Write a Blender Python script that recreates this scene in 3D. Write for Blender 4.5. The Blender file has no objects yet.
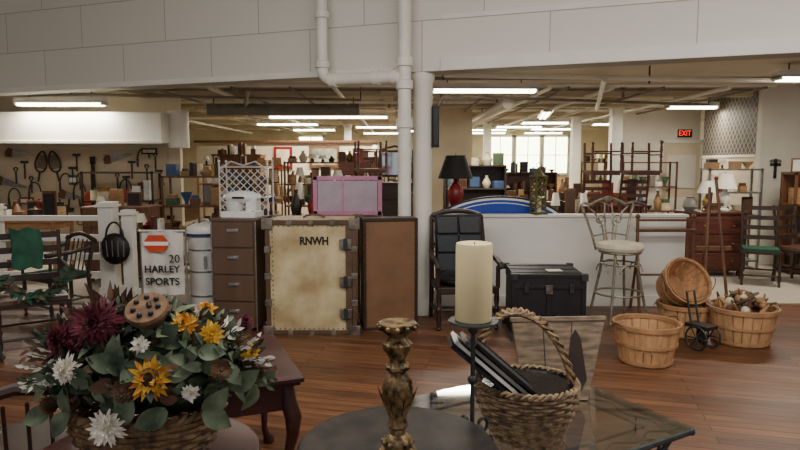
import bpy, math, random
from math import sin, cos, pi, radians
from mathutils import Vector, Matrix, Euler
V=Vector
scene=bpy.context.scene

# ------------------------------------------------------------------ materials
def lin(c):
    r=[]
    for x in c[:3]:
        x=x/255.0
        r.append(x/12.92 if x<=0.04045 else ((x+0.055)/1.055)**2.4)
    return r
def M(name,col,rough=.5,metal=0.0,var=.18,scale=8,bump=0.0,stretch=(1,1,1),col2=None,emit=0):
    m=bpy.data.materials.new(name); m.use_nodes=True
    nt=m.node_tree; N=nt.nodes; L=nt.links
    b=N['Principled BSDF']
    b.inputs['Roughness'].default_value=rough
    b.inputs['Metallic'].default_value=metal
    tc=N.new('ShaderNodeTexCoord'); mp=N.new('ShaderNodeMapping'); mp.inputs['Scale'].default_value=stretch
    nz=N.new('ShaderNodeTexNoise'); nz.inputs['Scale'].default_value=scale; nz.inputs['Detail'].default_value=5
    L.new(tc.outputs['Object'],mp.inputs['Vector']); L.new(mp.outputs['Vector'],nz.inputs['Vector'])
    cr=N.new('ShaderNodeValToRGB'); c=lin(col)
    c1=[x*(1-var) for x in c]; c2=lin(col2) if col2 else [min(1,x*(1+var)) for x in c]
    cr.color_ramp.elements[0].position=.35; cr.color_ramp.elements[1].position=.65
    cr.color_ramp.elements[0].color=(*c1,1); cr.color_ramp.elements[1].color=(*c2,1)
    L.new(nz.outputs['Fac'],cr.inputs['Fac']); L.new(cr.outputs['Color'],b.inputs['Base Color'])
    if bump:
        bp=N.new('ShaderNodeBump'); bp.inputs['Strength'].default_value=bump; bp.inputs['Distance'].default_value=.01
        L.new(nz.outputs['Fac'],bp.inputs['Height']); L.new(bp.outputs['Normal'],b.inputs['Normal'])
    if emit:
        b.inputs['Emission Color'].default_value=(*c,1); b.inputs['Emission Strength'].default_value=emit
    return m
def brickmat(name,c1,c2,mortar,w,h,ms,rough,rot=0,axis='XY',grain=False,offset=.5):
    m=bpy.data.materials.new(name); m.use_nodes=True
    nt=m.node_tree; N=nt.nodes; L=nt.links; b=N['Principled BSDF']
    tc=N.new('ShaderNodeTexCoord'); mp=N.new('ShaderNodeMapping')
    src=tc.outputs['Object']
    if axis=='XZ':
        sp=N.new('ShaderNodeSeparateXYZ'); cb=N.new('ShaderNodeCombineXYZ')
        L.new(src,sp.inputs[0]); L.new(sp.outputs['X'],cb.inputs['X']); L.new(sp.outputs['Z'],cb.inputs['Y']); src=cb.outputs[0]
    L.new(src,mp.inputs['Vector']); mp.inputs['Rotation'].default_value=(0,0,rot)
    br=N.new('ShaderNodeTexBrick'); br.offset=offset
    br.inputs['Scale'].default_value=1; br.inputs['Brick Width'].default_value=w; br.inputs['Row Height'].default_value=h
    br.inputs['Mortar Size'].default_value=ms; br.inputs['Mortar Smooth'].default_value=.1
    br.inputs['Color1'].default_value=(*lin(c1),1); br.inputs['Color2'].default_value=(*lin(c2),1); br.inputs['Mortar'].default_value=(*lin(mortar),1)
    L.new(mp.outputs['Vector'],br.inputs['Vector'])
    out=br.outputs['Color']
    if grain:
        mp2=N.new('ShaderNodeMapping'); mp2.inputs['Scale'].default_value=(1.2,22,1); L.new(mp.outputs['Vector'],mp2.inputs['Vector'])
        nz=N.new('ShaderNodeTexNoise'); nz.inputs['Scale'].default_value=2.2; nz.inputs['Detail'].default_value=6
        L.new(mp2.outputs['Vector'],nz.inputs['Vector'])
        mx=N.new('ShaderNodeMixRGB'); mx.blend_type='MULTIPLY'; mx.inputs['Fac'].default_value=.8
        cr=N.new('ShaderNodeValToRGB'); cr.color_ramp.elements[0].position=.32; cr.color_ramp.elements[1].position=.6
        cr.color_ramp.elements[0].color=(.34,.31,.28,1); cr.color_ramp.elements[1].color=(1.12,1.08,1.03,1)
        L.new(nz.outputs['Fac'],cr.inputs['Fac']); L.new(out,mx.inputs['Color1']); L.new(cr.outputs['Color'],mx.inputs['Color2']); out=mx.outputs['Color']
        nz2=N.new('ShaderNodeTexNoise'); nz2.inputs['Scale'].default_value=1.3; nz2.inputs['Detail'].default_value=6; L.new(src,nz2.inputs['Vector'])
        mr=N.new('ShaderNodeMapRange'); mr.inputs['To Min'].default_value=rough-.1; mr.inputs['To Max'].default_value=rough+.2
        L.new(nz2.outputs['Fac'],mr.inputs['Value']); L.new(mr.outputs['Result'],b.inputs['Roughness'])
    else: b.inputs['Roughness'].default_value=rough
    bp=N.new('ShaderNodeBump'); bp.inputs['Strength'].default_value=.25; bp.inputs['Distance'].default_value=.004
    L.new(br.outputs['Fac'],bp.inputs['Height']); bp.invert=True; L.new(bp.outputs['Normal'],b.inputs['Normal'])
    L.new(out,b.inputs['Base Color'])
    return m
def glassmat():
    m=bpy.data.materials.new('table_glass'); m.use_nodes=True
    N=m.node_tree.nodes; L=m.node_tree.links; N.remove(N['Principled BSDF'])
    o=N['Material Output']; mx=N.new('ShaderNodeMixShader'); t=N.new('ShaderNodeBsdfTransparent'); g=N.new('ShaderNodeBsdfGlossy')
    g.inputs['Roughness'].default_value=.03; t.inputs['Color'].default_value=(.8,.9,.88,1)
    f=N.new('ShaderNodeLayerWeight'); f.inputs['Blend'].default_value=.3
    mr=N.new('ShaderNodeMapRange'); mr.inputs['To Min'].default_value=.03; mr.inputs['To Max'].default_value=.6
    L.new(f.outputs['Fresnel'],mr.inputs['Value'])
    L.new(mr.outputs[0],mx.inputs[0]); L.new(t.outputs[0],mx.inputs[1]); L.new(g.outputs[0],mx.inputs[2]); L.new(mx.outputs[0],o.inputs[0])
    return m
def latticemat():
    m=bpy.data.materials.new('lattice_wallpaper'); m.use_nodes=True
    N=m.node_tree.nodes; L=m.node_tree.links; b=N['Principled BSDF']
    tc=N.new('ShaderNodeTexCoord'); mp=N.new('ShaderNodeMapping'); sp=N.new('ShaderNodeSeparateXYZ'); cb=N.new('ShaderNodeCombineXYZ')
    L.new(tc.outputs['Object'],sp.inputs[0]); L.new(sp.outputs['Y'],cb.inputs['X']); L.new(sp.outputs['Z'],cb.inputs['Y'])
    L.new(cb.outputs[0],mp.inputs['Vector']); mp.inputs['Rotation'].default_value=(0,0,radians(45))
    br=N.new('ShaderNodeTexBrick'); br.offset=0; br.inputs['Scale'].default_value=1
    br.inputs['Brick Width'].default_value=.11; br.inputs['Row Height'].default_value=.11; br.inputs['Mortar Size'].default_value=.012
    br.inputs['Color1'].default_value=(*lin((58,54,52)),1); br.inputs['Color2'].default_value=(*lin((78,72,68)),1); br.inputs['Mortar'].default_value=(*lin((140,130,112)),1)
    L.new(mp.outputs[0],br.inputs['Vector']); L.new(br.outputs['Color'],b.inputs['Base Color']); b.inputs['Roughness'].default_value=.7
    return m

white=M('white_paint',(230,227,217),.55,var=.05,scale=2)
pipew=M('white_pipe_paint',(230,226,215),.4,var=.05,scale=5)
pipeg=M('grey_conduit',(128,122,110),.5,var=.15,scale=5)
wallc=M('cream_wall',(212,198,170),.8,var=.08,scale=2)
wallw=M('white_wall',(222,217,204),.8,var=.06,scale=2)
ceilm=M('ceiling_paint',(218,208,188),.85,var=.14,scale=.9)
ceild=M('ceiling_joist_paint',(186,174,150),.85,var=.12,scale=1.5)
ceilf=M('front_ceiling_paint',(228,226,220),.85,var=.04,scale=1.5)
beamm=brickmat('beam_panels',(226,222,212),(219,215,205),(168,164,152),1.25,.5,.005,.55,axis='XZ')
floorm=brickmat('hardwood_floor',(130,86,56),(94,61,40),(30,20,12),1.9,.085,.003,.4,rot=radians(14),grain=True)
carpetm=M('carpet_beige',(170,160,144),.95,var=.1,scale=40,bump=.3)
lattice=latticemat(); glass=glassmat()
tube_e=M('fluorescent_tube',(255,247,228),.5,var=0,emit=14)
window_e=M('window_daylight',(246,250,205),.5,var=.1,scale=3,emit=11)
mahog=M('mahogany',(58,26,20),.42,var=.35,scale=6,stretch=(1,8,1))
darkw=M('dark_walnut',(44,29,21),.5,var=.3,scale=6,stretch=(1,1,6))
midw=M('oak_brown',(104,68,42),.45,var=.3,scale=6,stretch=(6,1,1))
lightw=M('pine',(164,122,80),.5,var=.2,scale=6,stretch=(1,1,5))
greyw=M('weathered_wood',(120,102,82),.75,var=.4,scale=5,stretch=(2,9,9),bump=.3)
redw=M('cherry_wood',(78,38,26),.42,var=.3,scale=6,stretch=(1,1,6))
blackm=M('black_paint',(20,19,19),.5,var=.3,scale=12)
distress=M('distressed_black_table',(22,20,19),.5,var=.3,scale=14,col2=(48,40,34))
leather=M('black_leather',(20,21,26),.38,var=.3,scale=20,bump=.15)
iron=M('wrought_iron',(58,62,62),.45,metal=.5,var=.3,scale=20)
ironlt=M('pewter_iron',(140,132,114),.45,metal=.5,var=.25,scale=25)
bronze=M('antique_bronze',(56,42,28),.45,metal=.5,var=.5,scale=34,col2=(156,130,88),bump=.6)
brass=M('brass',(160,128,72),.38,metal=.85,var=.25,scale=15)
creamt=M('trunk_canvas',(168,144,100),.6,var=.12,scale=3.2,col2=(212,196,154),bump=.15)
trunkb=M('trunk_brown_fibre',(86,64,46),.5,var=.2,scale=7)
trunkm=M('trunk_worn_metal',(124,116,104),.45,metal=.7,var=.4,scale=14)
trunki=M('trunk_lining',(118,84,56),.6,var=.12,scale=5)
cabbr=M('brown_laminate',(90,68,52),.4,var=.15,scale=6,stretch=(1,1,.2))
metalg=M('galvanised_metal',(150,150,146),.35,metal=.85,var=.2,scale=12)
enamelw=M('white_enamel',(226,226,222),.25,var=.05,scale=8)
navy=M('navy_blue',(35,52,98),.4,var=.15)
royal=M('royal_blue_panel',(28,62,160),.35,var=.2,scale=3)
wax=M('ivory_wax',(224,206,158),.45,var=.05,scale=5)
wicker=M('wicker_tan',(112,88,62),.65,var=.4,scale=30,col2=(158,132,98))
wickerd=M('wicker_dark',(92,68,46),.65,var=.4,scale=30,col2=(146,116,80))
stave=M('basket_stave',(194,150,106),.6,var=.2,scale=6,stretch=(4,4,.6))
hoop=M('basket_hoop',(170,126,84),.6,var=.2,scale=10)
plastic=M('black_plastic',(15,15,16),.18,var=.3,scale=20,bump=.6)
leafg=M('sage_leaf',(66,84,60),.75,var=.35,scale=14,col2=(110,122,94))
leafd=M('dark_green_leaf',(42,56,36),.75,var=.35,scale=12)
leafb=M('dry_leaf',(88,62,42),.75,var=.35,scale=14)
burg=M('burgundy_petal',(86,18,34),.85,var=.4,scale=25)
whitep=M('white_petal',(222,216,200),.75,var=.08,scale=25)
yell=M('yellow_petal',(200,138,20),.75,var=.25,scale=18,col2=(222,174,56))
orange=M('amber_petal',(180,106,22),.75,var=.25,scale=18)
brownc=M('flower_centre',(60,38,22),.9,var=.5,scale=60,bump=.8)
podm=M('seed_pod',(104,78,54),.85,var=.4,scale=30,bump=.5)
cushion=M('cream_upholstery',(214,204,180),.8,var=.08,scale=14)
greenf=M('green_fabric',(30,74,54),.85,var=.3,scale=10)
pink=M('pink_frame',(206,136,172),.5,var=.08)
lilac=M('lilac_panel',(188,170,184),.5,var=.08)
redp=M('red_paint',(128,24,22),.35,var=.15)
orangep=M('orange_paint',(196,66,30),.5,var=.1)
paper=M('paper',(236,234,226),.8,var=.03)
bannerw=M('banner_cloth',(204,200,190),.8,var=.06,scale=5)
shadek=M('black_lampshade',(24,20,22),.7,var=.1)
shadew=M('white_lampshade',(236,230,214),.8,var=.04)
olive=M('olive_lantern',(96,92,54),.5,metal=.3,var=.25,scale=20)
artm=M('painted_canvas',(86,112,118),.6,var=.5,scale=4,col2=(170,160,130))
darkmetal=M('dark_metal_frame',(40,42,46),.35,metal=.6,var=.2,scale=12)
peg=M('pegboard',(200,184,154),.8,var=.1,scale=3)
CL=[M('c_red',(140,38,32),.5),M('c_blue',(62,86,120),.5),M('c_green',(66,88,62),.5),M('c_cream',(204,190,160),.5),
    M('c_white',(224,222,214),.4),M('c_brown',(84,58,40),.5),M('c_black',(30,28,28),.5),M('c_straw',(176,146,86),.6),
    M('c_tan',(148,116,80),.6),M('c_grey',(120,116,108),.5)]
CM=[CL[3],CL[4],CL[5],CL[5],CL[8],CL[8],CL[9],CL[6],CL[6],CL[7],brass,midw,midw,darkw,redw,lightw,CL[0],CL[1],CL[2],CL[3]]
mirrorm=M('mirror',(190,196,198),.08,metal=1,var=.02)

# ------------------------------------------------------------------ mesh builder
class MB:
    def __init__(s): s.v=[];s.f=[];s.m=[];s.mats=[]
    def mi(s,mat):
        if mat not in s.mats: s.mats.append(mat)
        return s.mats.index(mat)
    def add(s,vs,fs,mat,mtx=None):
        o=len(s.v); k=s.mi(mat)
        for p in vs:
            p=V(p); s.v.append(mtx@p if mtx else p)
        for f in fs: s.f.append([i+o for i in f]); s.m.append(k)
    def box(s,c,d,mat,rot=None,mtx=None):
        x,y,z=d[0]/2,d[1]/2,d[2]/2
        vs=[V((a*x,b*y,e*z)) for a in(-1,1) for b in(-1,1) for e in(-1,1)]
        T=Matrix.Translation(V(c))
        if rot: T=T@Euler(rot).to_matrix().to_4x4()
        if mtx: T=mtx@T
        s.add(vs,[(0,1,3,2),(4,6,7,5),(0,4,5,1),(2,3,7,6),(0,2,6,4),(1,5,7,3)],mat,T)
    def tube(s,pts,r,mat,seg=8,closed=False,caps=True):
        pts=[V(p) for p in pts]; n=len(pts)
        if n<2: return
        rr=r if isinstance(r,(list,tuple)) else [r]*n
        tang=[]
        for i in range(n):
            if closed: t=pts[(i+1)%n]-pts[i-1]
            elif i==0: t=pts[1]-pts[0]
            elif i==n-1: t=pts[-1]-pts[-2]
            else: t=pts[i+1]-pts[i-1]
            if t.length<1e-9: t=V((0,0,1))
            tang.append(t.normalized())
        a=V((0,0,1)) if abs(tang[0].z)<.9 else V((1,0,0))
        u=tang[0].cross(a).normalized(); vs=[]
        for i in range(n):
            u=(u-tang[i]*u.dot(tang[i]))
            u=u.normalized() if u.length>1e-6 else tang[i].orthogonal().normalized()
            w=tang[i].cross(u)
            for k in range(seg):
                an=2*pi*k/seg; vs.append(pts[i]+(u*cos(an)+w*sin(an))*rr[i])
        fs=[]
        for i in range(n if closed else n-1):
            j=(i+1)%n
            for k in range(seg):
                k2=(k+1)%seg; fs.append((i*seg+k,i*seg+k2,j*seg+k2,j*seg+k))
        if caps and not closed:
            fs.append(tuple(range(seg-1,-1,-1))); fs.append(tuple((n-1)*seg+k for k in range(seg)))
        s.add(vs,fs,mat)
    def cyl(s,a,b,r,mat,seg=12,r2=None): s.tube([a,b],[r,r if r2 is None else r2],mat,seg)
    def lathe(s,prof,c,mat,seg=24,sx=1,sy=1,mtx=None,mod=None):
        vs=[];n=len(prof)
        for i,(r,z) in enumerate(prof):
            for k in range(seg):
                a=2*pi*k/seg; q=r*(mod(a,z) if mod else 1); vs.append(V((q*cos(a)*sx,q*sin(a)*sy,z)))
        fs=[]
        for i in range(n-1):
            for k in range(seg):
                k2=(k+1)%seg; fs.append((i*seg+k,i*seg+k2,(i+1)*seg+k2,(i+1)*seg+k))
        if prof[0][0]>1e-5: fs.append(tuple(range(seg-1,-1,-1)))
        if prof[-1][0]>1e-5: fs.append(tuple((n-1)*seg+k for k in range(seg)))
        T=Matrix.Translation(V(c))
        if mtx: T=T@mtx
        s.add(vs,fs,mat,T)
    def ring(s,prof,mat,seg=24,mtx=None):
        vs=[];n=len(prof)
        for (r,z) in prof:
            for k in range(seg):
                a=2*pi*k/seg; vs.append(V((r*cos(a),r*sin(a),z)))
        fs=[]
        for i in range(n):
            j=(i+1)%n
            for k in range(seg):
                k2=(k+1)%seg; fs.append((i*seg+k,i*seg+k2,j*seg+k2,j*seg+k))
        s.add(vs,fs,mat,mtx)
    def ball(s,c,r,mat,seg=14,rings=8):
        if not isinstance(r,(list,tuple)): r=(r,r,r)
        prof=[(max(sin(pi*i/rings),1e-4),-cos(pi*i/rings)) for i in range(rings+1)]
        s.lathe(prof,c,mat,seg,mtx=Matrix.Diagonal((r[0],r[1],r[2],1)))
    def prism(s,pts,t,mat,mtx=None):
        n=len(pts); vs=[(p[0],p[1],-t/2) for p in pts]+[(p[0],p[1],t/2) for p in pts]
        fs=[tuple(range(n-1,-1,-1)),tuple(range(n,2*n))]+[(i,(i+1)%n,n+(i+1)%n,n+i) for i in range(n)]
        s.add(vs,fs,mat,mtx)
    def finish(s,name,loc=(0,0,0),rz=0,bevel=0,sharp=40):
        me=bpy.data.meshes.new(name); me.from_pydata([tuple(p) for p in s.v],[],s.f)
        for m in s.mats: me.materials.append(m)
        me.polygons.foreach_set('material_index',s.m)
        me.validate()
        import bmesh
        bm=bmesh.new(); bm.from_mesh(me); bmesh.ops.recalc_face_normals(bm,faces=bm.faces); bm.to_mesh(me); bm.free()
        me.polygons.foreach_set('use_smooth',[True]*len(me.polygons))
        try: me.set_sharp_from_angle(angle=radians(sharp))
        except Exception: pass
        ob=bpy.data.objects.new(name,me); scene.collection.objects.link(ob)
        ob.location=loc; ob.rotation_euler=(0,0,rz)
        if bevel:
            b=ob.modifiers.new('bevel','BEVEL'); b.width=bevel; b.segments=2; b.limit_method='ANGLE'; b.angle_limit=radians(60)
        return ob
def arc(c,r,a0,a1,n,ax=V((1,0,0)),ay=V((0,0,1)),ry=None):
    ry=r if ry is None else ry
    return [V(c)+ax*(r*cos(a0+(a1-a0)*i/n))+ay*(ry*sin(a0+(a1-a0)*i/n)) for i in range(n+1)]
def spiral(c,r0,r1,a0,a1,n,ax=V((1,0,0)),ay=V((0,0,1))):
    o=[]
    for i in range(n+1):
        t=i/n; r=r0+(r1-r0)*t; a=a0+(a1-a0)*t; o.append(V(c)+ax*(r*cos(a))+ay*(r*sin(a)))
    return o
def text(body,size,mat,parent,loc,rot=(radians(90),0,0),name='lettering',sx=1,bold=0):
    cu=bpy.data.curves.new(name,'FONT'); cu.body=body; cu.size=size; cu.extrude=.0015; cu.offset=bold
    cu.align_x='CENTER'; cu.align_y='CENTER'; cu.materials.append(mat)
    o=bpy.data.objects.new(name,cu); scene.collection.objects.link(o); o.parent=parent; o.location=loc; o.rotation_euler=rot; o.scale=(sx,1,1)
    return o
def area(loc,rot,sx,sy,e,col=(1,.93,.8)):
    l=bpy.data.lights.new('lamp','AREA'); l.shape='RECTANGLE'; l.size=sx; l.size_y=sy; l.energy=e; l.color=col
    o=bpy.data.objects.new('fixture_or_fill_light',l); scene.collection.objects.link(o); o.location=loc; o.rotation_euler=rot

# ------------------------------------------------------------------ room shell
TH=math.atan(.353); BO=(.22,6.35,0)
mb=MB(); mb.box((0,10,-.05),(18,26,.1),floorm); mb.finish('floor')
mb=MB(); mb.box((1.0,14.95,.004),(13.4,16.1,.008),carpetm); mb.finish('floor_carpet')
mb=MB()
mb.prism([(-9,9.72),(9,3.37),(9,23),(-9,23)],.06,ceilm,Matrix.Translation((0,0,2.78))); mb.finish('ceiling')
mb=MB(); mb.prism([(-9,-3),(9,-3),(9,3.2),(-9,9.55)],.06,ceilf,Matrix.Translation((0,0,3.8))); mb.finish('ceiling.001')
mb=MB(); mb.box((0,.13,3.135),(19.5,.26,1.27),beamm)
mb.box((4.85,-.012,2.56),(9.3,.024,.12),white); mb.box((-5.1,-.008,2.53),(9.6,.016,.06),white)
mb.box((4.85,-.008,3.02),(9.3,.016,.05),white)
mb.finish('ceiling_beam',BO,-TH,bevel=.004)
mb=MB(); mb.box((-8.0,10,1.9),(.1,26,3.8),wallw); mb.finish('wall_left')
mb=MB(); mb.box((8.6,10,1.9),(.1,26,3.8),wallw); mb.finish('wall_right')
mb=MB(); mb.box((0,22.6,1.4),(16.6,.1,2.8),wallc); mb.finish('wall_back')
mb=MB(); mb.box((-5.85,10.56,1.38),(4.3,.12,2.75),wallc); mb.finish('wall_back_left')
mb=MB(); mb.box((7.05,9.66,1.38),(3.02,.12,2.74),wallw); mb.finish('wall_right_front')
mb=MB(); a=math.atan2(.33,2.4)
mb.box((0,1.2,.86),(.1,2.4,1.7),wallc); mb.box((0,1.2,2.23),(.1,2.4,1.03),lattice)
mb.box((-.055,1.2,1.7),(.02,2.4,.04),white)
mb.finish('wall_right_side',(5.6,9.73,0),-a)
mb=MB(); mb.box((5.5,13.3,1.38),(1.7,.1,2.74),wallw); mb.finish('wall_right_back')
for i in range(4):
    mb=MB(); x=0; hh=1.3
    mb.box((x,0,0),(.86,.06,hh),window_e)
    for dx in(-.45,.45): mb.box((x+dx,-.02,0),(.07,.1,hh+.12),white)
    mb.box((x,-.02,hh/2+.03),(.97,.1,.08),white); mb.box((x,-.02,-hh/2-.03),(.97,.12,.08),white); mb.box((x,-.045,0),(.03,.04,hh),white)
    mb.box((x,-.045,0),(.86,.04,.03),white)
    mb.finish('window_%d'%(i+1),((3.6+i*1.0) if i<3 else -3.2,22.51,1.85))
mb=MB(); mb.box((1.78,6.86,.5),(2.75,.12,1.0),white); mb.box((1.78,6.86,1.01),(2.79,.16,.03),white)
mb.box((1.78,6.79,.06),(2.75,.02,.12),white); mb.finish('wall_low_partition',bevel=.004)
mb=MB(); mb.box((-2.6,14.5,1.03),(4.2,.1,2.06),wallc); mb.box((-2.6,14.43,2.07),(4.26,.2,.05),midw); mb.finish('wall_partition')
mb=MB(); mb.box((1.0,12.6,1.38),(.9,.1,2.74),wallc); mb.finish('wall_pier')
def column(x,y,r,h,name='support_column',sq=False):
    mb=MB()
    if sq:
        mb.box((0,0,h/2),(r*2,r*2,h),white); mb.box((0,0,.08),(r*2.3,r*2.3,.16),white); mb.box((0,0,h-.08),(r*2.4,r*2.4,.12),white)
    else:
        mb.lathe([(r*1.3,0),(r*1.3,.12),(r*1.05,.16),(r,.2),(r,h-.1),(r*1.25,h-.05),(r*1.25,h)],(0,0,0),white,28)
    return mb.finish(name,(x,y,0),bevel=.004)
column(.235,6.47,.098,2.5)
for x,y in((2.3,16.5),(4.1,14.6),(4.2,12.2),(-1.5,18)): column(x,y,.1,2.75,sq=True)
mb=MB()
mb.tube([(0.045,6.24,0),(0.045,6.24,3.77)],.066,pipew,20)
for z in(.08,1.98,2.36,2.58,3.3): mb.lathe([(.066,-.05),(.085,-.04),(.085,.04),(.066,.05)],(.045,6.24,z),pipew,20)
dx,dy=cos(TH),-sin(TH)
p0=V((.045,6.24,2.44)); q=p0-V((dx,dy,0))*.9
pts=[p0,q+V((dx,dy,0))*.12]+[q+V((dx,dy,0))*.12*(1-sin(t))+V((0,0,.12*(1-cos(t)))) for t in[pi/2*i/6 for i in range(1,7)]]+[q+V((0,0,1.33))]
mb.tube(pts,.058,pipew,18)
e1=V((dx,dy,0))
for d in(.1,.3,.78):
    c=p0-e1*d; mb.tube([c-e1*.035,c+e1*.035],.074,pipew,18)
for z in(2.6,3.1): mb.lathe([(.058,-.04),(.075,-.03),(.075,.03),(.058,.04)],q+V((0,0,z-2.44)),pipew,18)
mb.finish('drain_pipe')
mb=MB(); mb.box((.365,6.45,1.96),(.07,.12,.42),blackm); mb.box((.365,6.385,1.96),(.055,.01,.38),CL[6]); mb.finish('wall_speaker',bevel=.006)

# ceiling conduits and ducts
mb=MB()
for y,r in((8.2,.022),(8.9,.03),(9.5,.018),(10.2,.02),(11.3,.035),(12.6,.02),(13.2,.025),(14.8,.02),(15.5,.03),(17.5,.03)):
    x0=max(-7.8,(6.85-y)/.353+.3); mb.tube([(x0,y,2.68),(5.3,y,2.68)],r,pipeg if r<.025 else pipew,8)
for x,r in((-5.2,.03),(-3.4,.02),(-2.6,.035),(-2.3,.022),(-1.5,.018),(-.9,.03),(.7,.022),(1.3,.018),(2.05,.03),(2.3,.02),(2.9,.035),(3.6,.02),(4.5,.03),(5.0,.02)): mb.tube([(x,10.75 if x<-3.5 else 8.6,2.61),(x,22,2.61)],r,pipeg if r<.025 else pipew,8)
mb.tube([(.5,7.3,2.6),(5.6,7.9,2.6)],.03,pipew,8); mb.tube([(-4.6,8.55,2.58),(-.8,7.4,2.58)],.028,pipew,8); mb.tube([(2.4,7.4,2.57),(3.6,11.5,2.57)],.035,pipew,8)
mb.tube([(-4.6,8.8,2.54),(-.6,9.6,2.54)],.02,pipeg,8); mb.tube([(.6,9.2,2.56),(5.2,10.6,2.56)],.022,pipeg,8)
mb.tube([(-3.3,10.8,2.5),(-.7,10.8,2.5)],.1,CL[9],14); mb.tube([(1.7,9.9,2.52),(1.7,16,2.52)],.09,pipew,14); mb.tube([(-2.0,8.3,2.55),(-3.1,12.5,2.55)],.03,pipeg,8)
for x,y in((.5,7.3),(5.6,7.9),(-4.6,8.55),(-.8,7.4),(3,7.6),(-4.6,8.8),(-.6,9.6),(.6,9.2),(5.2,10.6),(-3.2,10.8),(-.8,10.8),(1.7,10),(1.7,13)): mb.tube([(x,y,2.54),(x,y,2.76)],.01,iron,6)
for x,y in((-2.2,9.9),(-.2,11.4),(1.6,10.4),(3.4,9.6)): mb.lathe([(.05,2.76),(.05,2.7),(.02,2.68),(.02,2.6),(.035,2.58)],(x,y,0),pipeg,10)
mb.finish('trim_2')
mb=MB()
for y in(9.9,11.8,14.2,16.8,19.5): mb.box((1.0 if y<10 else -.5,y,2.69),(9.0 if y<10 else 14.5,.2,.14),ceild)
for x in(-4.2,-.2,3.8): mb.box((x,15.5,2.71),(.18,12,.1),ceild)
mb.finish('trim_1')

def fluo(x,y,L,rz=0,z=2.58,e=40):
    mb=MB(); mb.box((0,0,.06),(L,.16,.05),enamelw); mb.prism([(-.08,.035),(.08,.035),(.12,.0),(-.12,.0)],L,enamelw,Matrix.Rotation(radians(90),4,'Y')@Matrix.Rotation(radians(90),4,'Z'))
    for dy in(-.045,.045): mb.tube([(-L/2+.03,dy,-.02),(L/2-.03,dy,-.02)],.02,tube_e,8)
    for sx in(-1,1): mb.box((sx*(L/2-.015),0,-.005),(.03,.17,.05),enamelw); mb.tube([(sx*L*.35,0,.06),(sx*L*.35,0,2.75-z)],.008,iron,6)
    mb.finish('fluorescent_light',(x,y,z),rz)
    if e: area((x,y,z-.06),(0,0,rz),L,.15,e*1.4)
fluo(-5.0,9.28,1.3,z=2.46,e=36); fluo(-1.55,13.6,2.6,e=80); fluo(1.15,8.6,1.45,radians(2),e=46); fluo(4.9,7.4,1.0,e=36)
fluo(-2.9,16.2,1.6,e=45); fluo(3.0,13.0,2.0,radians(80),e=60); fluo(5.2,11.2,.9,radians(0),e=28); fluo(3.6,15.6,1.2,e=30)
fluo(-.6,17.5,1.3,e=45); fluo(4.6,18.5,1.5,e=40); fluo(0.9,16,2.0,radians(85),e=35)
fluo(-1.35,11.6,.8,0,e=22)
for x,y in((-2.6,19),(.6,19.6),(2.6,19.0),(2.9,21),(4.8,21),(-.6,21.2),(5.6,16.2),(3.3,17.4)): fluo(x,y,1.3,0,e=0)

mb=MB(); mb.box((-5.65,9.95,2.12),(4.1,1.0,.46),white); mb.box((-5.65,9.44,1.9),(4.14,.04,.05),white)
mb.box((-6.3,9.44,2.1),(.5,.02,.06),blackm); mb.lathe([(.16,-.28),(.16,.3)],(-3.5,9.9,2.1),white,20)
mb.finish('air_duct',bevel=.01)
mb=MB(); mb.box((0,0,0),(.34,.05,.2),enamelw); mb.box((0,-.027,0),(.31,.006,.17),CL[6]); ob=mb.finish('exit_sign',(6.0,13.215,2.2))
text('EXIT',.16,M('exit_red',(230,40,30),.5,emit=2.5),ob,(0,-.032,0),sx=.8)
mb=MB(); mb.box((5.95,13.21,1.0),(.8,.06,2.0),wallc)
for z in(.5,1.4): mb.box((5.95,13.17,z),(.6,.02,.7),wallw)
for dx in(-.44,.44): mb.box((5.95+dx,13.2,1.02),(.08,.1,2.06),white)
mb.box((5.95,13.2,2.03),(.96,.1,.06),white); mb.ball((5.66,13.15,1.0),.03,brass); mb.finish('door_1')

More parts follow.
